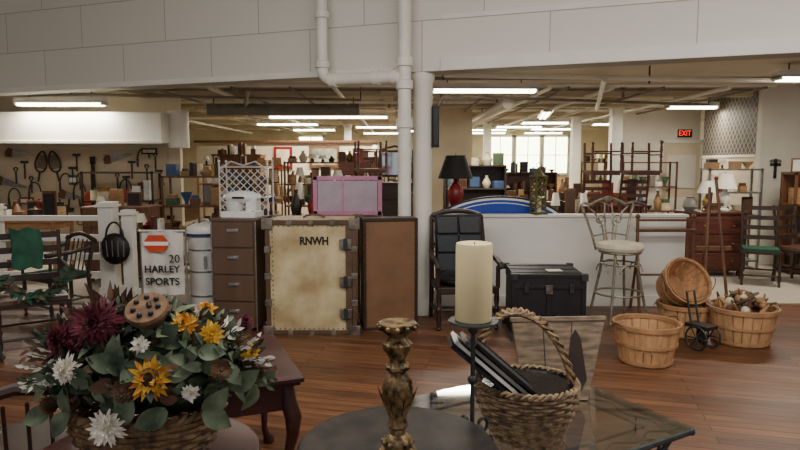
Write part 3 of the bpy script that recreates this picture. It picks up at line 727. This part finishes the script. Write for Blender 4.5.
for sx in(-1,1):
    mb.tube([(sx*.17,y-.03,.7),(sx*.2,y,.85),(sx*.25,y+.04,1.03),(sx*.29,y+.06,1.12),(sx*.3,y+.06,1.16),(sx*.27,y+.06,1.18)],.013,ironlt,8)
    mb.tube([(sx*.06,y,.78),(sx*.08,y+.02,.95),(sx*.16,y+.04,1.08),(sx*.23,y+.05,1.14)],.009,ironlt,6)
    mb.tube(spiral((sx*.1,y+.03,1.0),.07,.015,-pi/2,2.2*pi,24,ax=V((-sx,0,0))),.008,ironlt,6)
    mb.tube([(sx*.03,y,.78),(sx*.05,y+.03,1.0),(sx*.04,y+.05,1.18)],.009,ironlt,6)
mb.tube([(-.27,y+.06,1.18),(-.2,y+.06,1.16),(-.12,y+.06,1.2),(0,y+.06,1.24),(.12,y+.06,1.2),(.2,y+.06,1.16),(.27,y+.06,1.18)],.015,ironlt,8)
mb.ball((0,y+.06,1.215),(.05,.015,.03),ironlt,10,6)
mb.tube([(-.19,y,.84),(0,y+.01,.87),(.19,y,.84)],.009,ironlt,6)
mb.finish('bar_stool',(2.22,6.2,0),radians(12))

mb=MB()
for x in(-.3,.3):
    mb.tube([(x,-.12,0),(x,0,.6),(x,.02,1.0)],.018,midw,8); mb.tube([(x,.14,0),(x,0,.6)],.016,midw,8); mb.ball((x,.02,1.02),.028,midw,8,6)
for z,yy in((.98,.02),(.88,-.04),(.86,.06),(.4,-.05)): mb.tube([(-.3,yy,z),(.3,yy,z)],.013,midw,8)
mb.finish('quilt_rack',(2.85,6.6,0),radians(0))
mb=MB()
for p in(((0,.02,0),(.1,.22,1.35)),((.25,.0,0),(.16,.22,1.42)),((.1,.4,0),(.13,.24,1.3))): mb.tube(p,.015,midw,8)
mb.box((.13,.14,.75),(.34,.03,.04),midw); mb.ball((.16,.22,1.44),.022,redp,8,6)
mb.box((.13,.2,1.18),(.2,.03,.03),midw)
mb.finish('wooden_easel',(2.98,5.95,0))

# ------------------------------------------------------------------ bushel baskets
def bushel(mb,r0,r1,h,mtx=Matrix(),n=22):
    for i in range(n):
        a0=2*pi*i/n; da=2*pi/n*.5*.93; off=.004 if i%2 else 0; vs=[]
        for t in(0,.33,.66,1):
            r=r0+(r1-r0)*(t**.8)+off
            for aa in(-da,0,da):
                vs.append(mtx@V((r*cos(a0+aa),r*sin(a0+aa),h*t)))
            for aa in(-da,0,da):
                q=r-.006; vs.append(mtx@V((q*cos(a0+aa),q*sin(a0+aa),h*t)))
        fs=[]
        for j in range(3):
            a=j*6;b=a+6
            fs+=[(a,a+1,b+1,b),(a+1,a+2,b+2,b+1),(a+3,b+3,b+4,a+4),(a+4,b+4,b+5,a+5),(a,b,b+3,a+3),(a+2,a+5,b+5,b+2)]
        fs+=[(18,19,22,21),(19,20,23,22),(0,3,4,1),(1,4,5,2)]
        mb.add(vs,fs,stave)
    mb.lathe([(.001,.012),(r0-.002,.012)],(0,0,0),stave,28,mtx=mtx)
    for t,hh in((.08,.025),(.5,.022),(.94,.035)):
        r=r0+(r1-r0)*(t**.8)+.006; z=h*t
        mb.ring([(r,z-hh/2),(r+.006,z-hh/2),(r+.008,z+hh/2),(r+.001,z+hh/2)],hoop,36,mtx=mtx)
    r=r1-.014; z=h*.95; mb.ring([(r,z-.016),(r-.005,z-.016),(r-.005,z+.016),(r,z+.016)],hoop,36,mtx=mtx)
    for s_ in(-1,1):
        pts=[mtx@(V((s_*(r1+.015),0,h*.88))+V((s_*.03*sin(pi*t),.09*(t*2-1),.05*sin(pi*t)))) for t in[i/8 for i in range(9)]]
        mb.tube(pts,.004,iron,6)
mb=MB(); bushel(mb,.185,.255,.33); mb.finish('bushel_basket',(1.98,4.87,0),.4)
mb=MB(); bushel(mb,.21,.285,.33)
rng=random.Random(3)
for i in range(60):
    a=rng.random()*6.28; r=.23*math.sqrt(rng.random()); z=.3+.13*(1-r/.25)+rng.uniform(-.02,.03)
    if i%2: mb.ball((r*cos(a),r*sin(a),z),(rng.uniform(.025,.05),rng.uniform(.025,.04),rng.uniform(.025,.04)),rng.choice([CL[8],leafb,CL[3],wickerd,lightw]),8,6)
    else:
        d_=V((rng.uniform(-1,1),rng.uniform(-1,1),rng.uniform(0,1))).normalized()*.09; c=V((r*cos(a),r*sin(a),z)); mb.tube([c-d_,c,c+d_],[.012,.018,.008],rng.choice([CL[8],leafb,greyw,lightw]),6)
mb.lathe([(.001,.27),(.26,.28)],(0,0,0),leafb,20)
mb.finish('bushel_basket',(3.05,5.42,0),.1)
mb=MB(); bushel(mb,.17,.235,.3)
T=Matrix.Translation((.0,.06,.45))@Matrix.Rotation(radians(58),4,'X')@Matrix.Translation((0,0,-.13))
bushel(mb,.16,.22,.26,T)
mb.lathe([(.001,.25),(.22,.26)],(0,0,0),leafb,20)
mb.finish('bushel_basket',(2.64,5.66,0),.2)
mb=MB()
for x in(-.09,.09):
    mb.tube([V((x,.0+.1*cos(t),.105+.1*sin(t))) for t in[2*pi*i/20 for i in range(20)]],.009,iron,6,closed=True)
    for k in range(6): mb.tube([(x,0,.105),(x,.1*cos(k*pi/3),.105+.1*sin(k*pi/3))],.005,iron,5)
mb.tube([(-.1,0,.105),(.1,0,.105)],.01,iron,6); mb.box((0,.02,.2),(.14,.22,.03),darkw); mb.box((0,.02,.12),(.05,.05,.14),darkw)
mb.tube([(-.05,.08,.2),(-.05,.14,.48),(.05,.14,.48),(.05,.08,.2)],.01,iron,6)
mb.finish('wheeled_cart',(2.6,5.2,0),.5)

# ------------------------------------------------------------------ items behind / on low wall
mb=MB()
def ell(rx,rz): return [(rx*cos(2*pi*i/48),rz*sin(2*pi*i/48)) for i in range(48)]
R=Matrix.Rotation(pi/2,4,'X'); c_=Matrix.Translation((0,0,.8))
mb.prism(ell(.8,.4),.03,white,c_@R); mb.prism(ell(.75,.365),.036,royal,c_@R)
mb.tube([(.8*cos(t),-.015,.8+.4*sin(t)) for t in[2*pi*i/60 for i in range(60)]],.012,blackm,8,closed=True)
mb.tube([(.7*cos(t),-.02,.8+.33*sin(t)) for t in[2*pi*i/60 for i in range(60)]],.006,white,6,closed=True)
for sx in(-.45,.45): mb.box((sx,.03,.25),(.05,.03,.5),darkw); mb.box((sx,.03,.015),(.05,.12,.03),darkw)
mb.finish('oval_sign',(1.14,7.04,.008))
mb=MB()
mb.box((0,0,.012),(.16,.16,.024),olive)
for sx in(-1,1):
    for sy in(-1,1): mb.box((sx*.06,sy*.06,.22),(.014,.014,.4),olive)
for s_ in(-1,1):
    for k in range(5):
        z=.06+k*.07
        mb.tube([(-.06,s_*.062,z),(.06,s_*.062,z+.07)],.006,olive,5); mb.tube([(.06,s_*.062,z),(-.06,s_*.062,z+.07)],.006,olive,5)
        mb.tube([(s_*.062,-.06,z),(s_*.062,.06,z+.07)],.006,olive,5); mb.tube([(s_*.062,.06,z),(s_*.062,-.06,z+.07)],.006,olive,5)
mb.box((0,0,.42),(.15,.15,.02),olive); mb.lathe([(.075,.43),(.05,.47),(.02,.49),(.015,.52)],(0,0,0),olive,4); mb.cyl((0,0,.024),(0,0,.2),.035,wax,14)
mb.tube([V((.03*cos(t),0,.54+.03*sin(t))) for t in[2*pi*i/14 for i in range(14)]],.004,olive,5,closed=True)
mb.finish('lattice_lantern',(1.53,6.86,1.025),.3)
def lamp(x,y,z,base,shade,s=1.0):
    mb=MB(); mb.lathe([(.07,0),(.075,.02),(.03,.04),(.06,.1),(.075,.16),(.06,.22),(.02,.27),(.015,.34),(.001,.34)],(0,0,0),base,20)
    mb.lathe([(.15,.3),(.155,.3),(.085,.5),(.08,.5),(.15,.3)],(0,0,0),shade,24); mb.tube([(0,0,.34),(0,0,.52)],.005,brass,6)
    mb.tube([(-.08,0,.495),(.08,0,.495)],.003,brass,5)
    ob=mb.finish('table_lamp',(x,y,z)); ob.scale=(s,s,s); return ob
lamp(.67,7.5,.989,redp,shadek,1.38)
mb=MB(); mb.box((0,0,.48),(.46,.34,.95),darkw); mb.box((0,0,.965),(.52,.4,.03),darkw)
for z in(.25,.6): mb.box((0,-.175,z),(.38,.02,.28),darkw); mb.ball((0,-.195,z),.016,brass,8,6)
mb.finish('bedside_cabinet',(.67,7.5,.008),bevel=.004)

# right furniture
cabinet('dresser',4.4,8.75,.8,.45,.9,redw,3)
lamp(4.58,8.75,.914,CL[4],shadew,1.05); lamp(4.3,8.68,.914,brass,shadew,.85)
mb=MB(); mb.lathe([(.06,0),(.1,.06),(.09,.14),(.05,.18),(.06,.2)],(0,0,0),CL[9],18); mb.finish('ceramic_vase',(4.1,8.75,.914))
shelf('metal_shelf',4.95,9.3,.8,1.5,5,31,mat=metalg,d=.3)
mb=MB(); chair(mb,mat=darkw,style='ladder',bh=1.02,seatm=greenf); mb.finish('dining_chair',(4.72,8.05,.008),radians(-25))
mb=MB(); chair(mb,mat=darkw,style='ladder',bh=1.02,seatm=CL[5]); mb.finish('dining_chair',(5.3,8.1,.008),radians(25))
shelf('china_cabinet',6.0,8.8,1.0,1.45,4,33,mat=midw,back=True)
mb=MB(); mb.box((0,0,0),(.04,.02,.3),iron); mb.box((0,0,.06),(.16,.02,.04),iron)
for s_ in(-1,1): mb.tube(spiral((s_*.05,0,.1),.04,.01,0,3*pi,16,ax=V((s_,0,0))),.006,iron,5)
mb.finish('wall_ornament',(5.78,9.589,1.5))

# ------------------------------------------------------------------ foreground: glass coffee table
C=V((1.27,2.6,0)); bdir=V((-.5,.866,0)); ldir=V((-.866,-.5,0)); LB,LL,zt=.9,1.12,.45
mb=MB()
def Q(b,l,z): return bdir*b+ldir*l+V((0,0,z))
def loop(i,z): return [Q(i,i,z),Q(LB-i,i,z),Q(LB-i,LL-i,z),Q(i,LL-i,z)]
def bar(a,b,r,mat): mb.tube([a,b],r,mat,8)
for i,r in((.0,.014),(.14,.008)):
    q=loop(i,zt-.02)
    for k in range(4): bar(q[k],q[(k+1)%4],r,iron); mb.ball(q[k],r*1.3,iron,8,6)
q=loop(-.01,zt)
mb.add(q,[(0,1,2,3)],glass)
def vine(a,b,inn):
    d=(b-a); L=d.length; d.normalize(); n=inn.normalized(); k=int(L/.11); pts=[]
    for i in range(k*6+1):
        t=i/(k*6); pts.append(a+d*L*t+n*(.07+.022*sin(t*k*pi)))
    mb.tube(pts,.006,iron,6)
    for i in range(k):
        for s_ in(-1,1):
            p=a+d*L*((i+.3)/k)+n*.07
            leaf(mb,p,d*.8+n*s_*.65,V((0,0,1)),.09,.02,iron,curl=.02,seg=4,cup=.05)
q=loop(0,zt-.02)
vine(q[0],q[1],ldir);vine(q[1],q[2],-bdir);vine(q[2],q[3],-ldir);vine(q[3],q[0],bdir)
for k,(b,l) in enumerate(((.04,.04),(LB-.04,.04),(LB-.04,LL-.04),(.04,LL-.04))):
    cx=(LB/2-b); cl=(LL/2-l); ins=(bdir*cx+ldir*cl).normalized(); base=Q(b,l,0)
    mb.tube([base+V((0,0,.0)),base+ins*.08+V((0,0,.12)),base+ins*.1+V((0,0,.25)),base+ins*.03+V((0,0,.38)),base+V((0,0,zt-.03))],.012,iron,8)
    mb.tube(spiral(base+ins*.1+V((0,0,.34)),.07,.015,pi,3.6*pi,22,ax=ins),.008,iron,6)
for a,b in(((.12,.12),(LB-.12,LL-.12)),((LB-.12,.12),(.12,LL-.12))): bar(Q(*a,.2),Q(*b,.2),.008,iron)
mb.finish('glass_coffee_table',C,0)

def wickerbody(mb,r0,r1,h,rows,mat,sx=1,sy=1,th=.007,n=26):
    R_=lambda t:r0+(r1-r0)*sin(t*pi/2)
    for j in range(rows):
        t=j/(rows-1); r=R_(t); z=th+t*(h-th)
        pts=[]
        for i in range(n*4):
            a=2*pi*i/(n*4); q=r+.0055*cos(n/2*a+(pi if j%2 else 0)); pts.append((q*cos(a)*sx,q*sin(a)*sy,z))
        mb.tube(pts,h/rows*.56,mat,5,closed=True)
    for i in range(n):
        a=2*pi*i/n; mb.tube([(R_(t)*cos(a)*sx,R_(t)*sin(a)*sy,h*t) for t in(0,.25,.5,.75,1)],.004,mat,5)
    mb.lathe([(.001,.006),(r0,.006)],(0,0,0),mat,24,sx=sx,sy=sy)
    for ph in(0,pi):
        pts=[]
        for i in range(140):
            a=2*pi*i/140; q=r1+.008*cos(22*a+ph); pts.append((q*cos(a)*sx,q*sin(a)*sy,h+.008+.008*sin(22*a+ph)))
        mb.tube(pts,.008,mat,6,closed=True)
mb=MB(); wickerbody(mb,.145,.205,.22,15,wicker,sy=.9)
for ph in(0,2.1,4.2):
    pts=[]
    for i in range(61):
        t=i/60; a=pi*t; c=V((-.2*cos(a)-.05*sin(a),.03*sin(a),.14+.38*sin(a)**.85)); pts.append(c+V((.01*cos(t*50+ph),.012*sin(t*50+ph),.01*sin(t*50+ph))))
    mb.tube(pts,.0095,wickerd if ph else wicker,6)
mb.lathe([(.001,.1),(.12,.1),(.17,.17),(.185,.215),(.2,.235),(.205,.225)],(0,0,0),plastic,40,sy=.88,mod=lambda a,z:1+.03*sin(9*a)+.02*sin(17*a))
mb.finish('wicker_basket',(.535,2.53,.4525),radians(-6))
mb=MB()
D=V((.76,-.02,-.65)).normalized(); Wd=V((.14,.93,-.16)); Wd=(Wd-D*Wd.dot(D)).normalized(); Nn=D.cross(Wd)
if Nn.z<0: Nn=-Nn
for k,(mt,off,L_) in enumerate(((darkmetal,-.034,.4),(CL[4],-.012,.44),(CL[9],.01,.42),(darkmetal,.03,.38))):
    T=Matrix(((D.x,Wd.x,Nn.x,0),(D.y,Wd.y,Nn.y,0),(D.z,Wd.z,Nn.z,0),(0,0,0,1)))
    T=Matrix.Translation(Nn*off*1.1+D*(.02*k))@T
    W_=.15
    for (c,d) in(((0,-W_/2,0),(L_,.016,.013)),((0,W_/2,0),(L_,.016,.013)),((-L_/2,0,0),(.016,W_+.016,.013)),((L_/2,0,0),(.016,W_+.016,.013))): mb.box(c,d,mt,mtx=T)
    mb.box((0,0,0),(L_-.01,W_-.01,.004),CL[6] if k%2 else darkmetal,mtx=T)
mb.finish('picture_frames',(.385,2.47,.765))

mb=MB()
mb.lathe([(.092,0),(.098,.004),(.096,.01),(.001,.012)],(0,0,.528),iron,28)
mb.tube([(0,0,.06),(0,0,.53)],.009,iron,10); mb.ball((0,0,.3),.02,iron,10,8); mb.ball((0,0,.5),.02,iron,10,8)
for k in range(4):
    a=k*pi/2+.5; ax=V((cos(a),sin(a),0))
    mb.tube([V((0,0,.09)),ax*.03+V((0,0,.06)),ax*.06+V((0,0,.01)),ax*.085+V((0,0,.008)),ax*.1+V((0,0,.03)),ax*.09+V((0,0,.048)),ax*.075+V((0,0,.04))],.008,iron,8)
    mb.tube(spiral(ax*.045+V((0,0,.11)),.045,.012,pi,3*pi,14,ax=ax),.007,iron,6)
mb.finish('candle_holder',(.285,2.36,.451))
mb=MB(); mb.lathe([(.068,0),(.071,.006),(.071,.29),(.068,.3),(.06,.302),(.045,.293),(.001,.288)],(0,0,0),wax,36); mb.tube([(0,0,.285),(.002,0,.305)],.002,blackm,6)
mb.finish('pillar_candle',(.285,2.36,.9905))

mb=MB(); mb.lathe([(.33,.585),(.345,.59),(.35,.605),(.34,.618),(.001,.62)],(0,0,0),distress,56)
mb.lathe([(.3,.55),(.31,.585)],(0,0,0),distress,48)
mb.lathe([(.03,.06),(.05,.12),(.03,.2),(.055,.35),(.035,.45),(.07,.55)],(0,0,0),distress,20)
for k in range(3):
    a=k*2*pi/3+.9; ax=V((cos(a),sin(a),0)); mb.tube([V((0,0,.17)),ax*.1+V((0,0,.15)),ax*.18+V((0,0,.06)),ax*.25+V((0,0,.02))],[.03,.026,.022,.02],distress,8)
mb.finish('round_side_table',(-.01,2.08,0))
prof=[(.062,0),(.066,.012),(.06,.025),(.045,.035),(.05,.05),(.046,.06),(.026,.075),(.024,.09),(.034,.1),(.03,.11),(.026,.12),(.033,.15),(.042,.185),(.047,.21),(.043,.235),(.03,.255),(.025,.262),(.038,.272),(.038,.28),(.026,.29),(.024,.3),(.032,.315),(.043,.33),(.045,.345),(.032,.358),(.028,.366),(.05,.385),(.06,.4),(.06,.408),(.052,.41),(.03,.404),(.001,.402)]
prof=[(r*1.04,z*1.125) for r,z in prof]
mb=MB(); mb.lathe(prof,(0,0,0),bronze,48,mod=lambda a,z:1+.07*cos(8*a+z*30)*(1 if .1<z<.41 else .25))
for k in range(12):
    a=2*pi*k/12; mb.ball((.062*cos(a),.062*sin(a),.448),.009,bronze,8,6); mb.ball((.048*cos(a),.048*sin(a),.058),.009,bronze,8,6)
for k in range(8):
    a=2*pi*k/8; leaf(mb,(.028*cos(a),.028*sin(a),.145),(cos(a)*.25,sin(a)*.25,1),(cos(a),sin(a),0),.11,.018,bronze,curl=-.12)
mb.finish('ornate_candlestick',(-.008,1.98,.6205))

mb=MB(); lean=Matrix.Rotation(radians(-9),4,'X')
mb.prism([(-.17,0),(.14,0),(.235,.385),(-.225,.385)],.022,greyw,lean@Matrix.Rotation(pi/2,4,'X'))
for a,b in(((-.06,0),(-.075,.38)),((.04,0),(.07,.38))):
    mb.tube([lean@V((a[0],-.0115,a[1])),lean@V((b[0],-.0115,b[1]))],.0022,blackm,5)
mb.prism([(.0,.05),(.05,.05),(.075,.1),(.05,.3),(.025,.34),(-.0,.3),(-.025,.1)],.006,darkw,lean@Matrix.Translation((.06,-.013,0))@Matrix.Rotation(pi/2,4,'X'))
mb.box((.005,.0,.392),(.47,.03,.02),greyw,mtx=lean)
mb.tube([lean@V((0,.012,.3)),V((0,.17,.01))],.01,greyw,8)
mb.finish('weathered_wood_board',(.77,2.9,.4525),radians(4),bevel=.002)

# mahogany end table
mb=MB(); w,d,h=.62,.78,.62
mb.box((0,0,h-.012),(w,d,.024),mahog); mb.box((0,0,h-.032),(w-.03,d-.03,.02),mahog); mb.box((0,0,h-.1),(w-.1,d-.1,.13),mahog)
mb.box((w/2-.046,0,h-.1),(.012,d-.2,.09),mahog); mb.ball((w/2-.03,0,h-.1),.014,brass,8,6)
for sx in(-1,1):
    for sy in(-1,1):
        x,y=sx*(w/2-.07),sy*(d/2-.07); o=V((sx,sy,0))*.7
        mb.tube([V((x,y,h-.04)),V((x,y,h-.14))+o*.012,V((x,y,h-.2))+o*.035,V((x,y,h-.28))+o*.03,V((x,y,h-.4))+o*.0,V((x,y,.1))-o*.006,V((x,y,.05))+o*.015,V((x,y,.018))+o*.035,V((x,y,0))+o*.035],[.03,.038,.04,.03,.02,.016,.02,.032,.03],mahog,12)
mb.finish('mahogany_end_table',(-.87,3.0,0),radians(22),bevel=.005)
mb=MB(); mb.lathe([(.33,.63),(.35,.635),(.36,.65),(.355,.672),(.34,.68),(.001,.68)],(0,0,0),mahog,56); mb.lathe([(.28,.57),(.29,.63)],(0,0,0),mahog,48)
for k in range(4):
    a=pi/4+k*pi/2; x,y=.25*cos(a),.25*sin(a); turned(mb,x,y,0,.63,.026,mahog)
mb.finish('round_mahogany_table',(-.81,1.88,0))
mb=MB(); chair(mb,w=.5,d=.46,sh=.43,bh=.74,mat=darkw,style='spindle',arms=True); mb.finish('wooden_armchair',(-1.56,2.45,0),radians(-150))

# ------------------------------------------------------------------ flower basket
mb=MB(); wickerbody(mb,.14,.21,.18,11,wickerd,sx=1.08,sy=.88)
for ph in(0,pi):
    mb.tube([V((.22*cos(pi*t)+.006*cos(t*60+ph),.03+.006*sin(t*60+ph),.17+.2*sin(pi*t))) for t in[i/50 for i in range(51)]],.008,wickerd,6)
rng=random.Random(11)
mb.ball((.03,0,.3),(.24,.16,.14),leafd,20,12)
cen=V((.03,0,.3))
for i in range(900):
    th=rng.uniform(0,2*pi); ph=rng.uniform(-.25,1.45)
    n=V((cos(th)*cos(ph),sin(th)*cos(ph),sin(ph)))
    k_=rng.uniform(.92,1.12)
    p=cen+V((n.x*.26*k_,n.y*.17*k_,n.z*.14*k_))
    d=(n*rng.uniform(.3,1)+V((rng.uniform(-1,1),rng.uniform(-1,1),rng.uniform(-.5,.7)))*.75)
    mt=rng.choice([leafg,leafg,leafg,leafd,leafd,leafb]) 
    L=rng.uniform(.035,.075); leaf(mb,p,d,n,L,L*rng.uniform(.18,.36),mt,curl=rng.uniform(.1,.6))
for (x,y,z,L) in((-.07,-.19,.31,.08),(.13,-.19,.24,.09),(-.15,-.17,.22,.08),(.28,-.1,.27,.09),(-.26,-.06,.27,.08),(.22,-.15,.22,.085),(.04,-.2,.27,.08),(-.05,-.19,.24,.07),(.33,0,.24,.08),(.2,-.12,.38,.07),(0,-.18,.36,.08),(.27,-.12,.34,.07),(-.24,-.1,.2,.08)):
    n=(V((x,y,z))-cen).normalized(); n=(n+V((0,-.6,.3))).normalized()
    for q in range(2): leaf(mb,(x,y,z),V((rng.uniform(-1,1),-.2,rng.uniform(-.6,.6))),n,L,L*.36,leafg,curl=.45)
for k in range(60):
    th=rng.uniform(-.35,pi+.35); p=V((.03+.27*cos(th),-.04,.3+.12*sin(th))); dd=V((cos(th),-.3,sin(th)*.9+.1))
    mb.tube([p,p+dd*.08],.0018,leafd,4); mm=rng.choice([leafd,leafb,leafg,whitep])
    for j in range(7): leaf(mb,p+dd*.015*j,dd+V((rng.uniform(-1,1),rng.uniform(-1,1),rng.uniform(-1,1)))*.8,(0,-1,.3),.028,.006,mm,seg=3)
def flower(mb,c,dirn,R,layers,npet,pm,cm,cr,wid,spread=1.0,pm2=None,pw=.5):
    n=V(dirn).normalized(); a=n.orthogonal().normalized(); b=n.cross(a)
    for l in range(layers):
        f=1-l/(layers+.6); el=.12+l*(1.2/layers)*spread
        for k in range(npet):
            t=2*pi*(k+.5*(l%2))/npet+rng.uniform(-.15,.15); rad=a*cos(t)+b*sin(t)
            e2=el+rng.uniform(-.2,.2); d=rad*cos(e2)+n*sin(e2); nn=n*cos(e2)-rad*sin(e2)
            leaf(mb,V(c)+n*.005*l,d,nn,R*f*rng.uniform(.75,1.1),R*wid,(pm2 if pm2 and rng.random()<.3 else pm),curl=rng.uniform(-.2,.45),seg=4,pw=pw)
    if cr:
        X=Matrix((( a.x,b.x,n.x,0),(a.y,b.y,n.y,0),(a.z,b.z,n.z,0),(0,0,0,1)))
        mb.lathe([(cr,0),(cr*.95,cr*.35),(cr*.6,cr*.6),(.001,cr*.65)],V(c)+n*.004,cm,18,mtx=X)
def cone(c,d,L,r):
    d=V(d).normalized(); a=d.orthogonal().normalized(); b=d.cross(a); mb.tube([V(c),V(c)+d*L*.5,V(c)+d*L],[r*.5,r*.6,r*.15],leafb,8)
    for j in range(9):
        t=j/9; rr=r*sin(pi*(.2+.75*t))
        for k in range(8):
            an=2*pi*(k+.5*(j%2))/8; rad=a*cos(an)+b*sin(an); leaf(mb,V(c)+d*L*t+rad*rr*.4,rad+d*.6,d,rr*.8,rr*.3,podm,curl=-.1,seg=3,pw=.5)
F=lambda x,z,y=-.17:(x,y,z)
flower(mb,F(-.085,.455,-.1),(-.1,-1,.6),.085,10,24,burg,burg,0,.075)
flower(mb,F(-.185,.41,-.1),(-.5,-1,.4),.068,9,20,burg,burg,0,.09)
flower(mb,F(-.145,.345),(-.3,-1,.3),.05,6,20,whitep,yell,.01,.11,.8)
flower(mb,F(-.02,.2,-.22),(0,-1,.25),.056,6,22,whitep,yell,.01,.11,.8)
flower(mb,F(.095,.335,-.2),(.1,-1,.35),.066,3,20,yell,brownc,.028,.13,.5,orange,pw=.8)
flower(mb,F(.15,.45,-.08),(.2,-1,.7),.044,6,14,yell,orange,.0,.16,1,orange)
flower(mb,F(.225,.42,-.08),(.5,-1,.5),.042,6,14,yell,brownc,.01,.16)
flower(mb,F(.33,.355,-.04),(.8,-1,.3),.034,3,12,yell,brownc,.01,.16)
flower(mb,F(.19,.475,0),(.2,-1,.9),.034,5,11,yell,orange,0,.18,1,orange)
flower(mb,F(.05,.41,-.15),(.1,-1,.5),.03,5,14,whitep,leafg,.01,.16)
flower(mb,F(.3,.43,.02),(.5,-1,.7),.03,5,12,burg,burg,0,.16)
flower(mb,F(.19,.28,-.17),(.3,-1,.1),.028,5,12,whitep,leafg,.008,.18)
flower(mb,F(-.23,.29,-.1),(-.8,-1,.1),.028,5,12,whitep,yell,.008,.18)
cone(F(.02,.29,-.17),(.1,-1,.3),.06,.034); cone(F(.26,.33,-.13),(.5,-1,.4),.055,.03); cone(F(-.2,.24,-.13),(-.5,-1,-.1),.05,.028)
X=Matrix.Rotation(radians(35),4,'X')
mb.lathe([(.01,-.07),(.025,-.03),(.055,.01),(.062,.03),(.058,.04),(.001,.044)],(.05,-.08,.475),podm,22,mtx=X)
for k in range(9):
    a=k*.9; rr=.035 if k<7 else .01; mb.ball(V((.05,-.08,.475))+X.to_3x3()@V((rr*cos(a),rr*sin(a),.044)),.008,blackm,8,6)
for k in range(34):
    a=rng.uniform(-1.3,1.1); leaf(mb,(-.06+rng.uniform(-.06,.06),-.02,.42),V((sin(a)*1.1-.35,-.15,cos(a)*.9)),(0,-1,.3),rng.uniform(.1,.17),.014,leafb,curl=rng.uniform(-.3,.45))
mb.finish('flower_basket',(-.775,1.84,.6805))

# ------------------------------------------------------------------ lights, world, camera
area((0,2.4,3.72),(radians(18),0,0),6,1.6,300,(1,.96,.9))  # added fill under the front ceiling to brighten beam and foreground, no fixture
area((3.5,3.0,3.4),(0,0,0),2,2,45,(1,.96,.9))  # smaller added fill light on the right, likewise without a real lamp
w=bpy.data.worlds.new('World'); scene.world=w; w.use_nodes=True
w.node_tree.nodes['Background'].inputs[0].default_value=(.92,.95,1,1); w.node_tree.nodes['Background'].inputs[1].default_value=.72
cam=bpy.data.cameras.new('Camera'); co=bpy.data.objects.new('Camera',cam); scene.collection.objects.link(co)
cam.sensor_width=36; cam.lens=620/800*36; co.location=(0,0,1.6); co.rotation_euler=(radians(90-5.8),0,0); cam.clip_start=.05
scene.camera=co
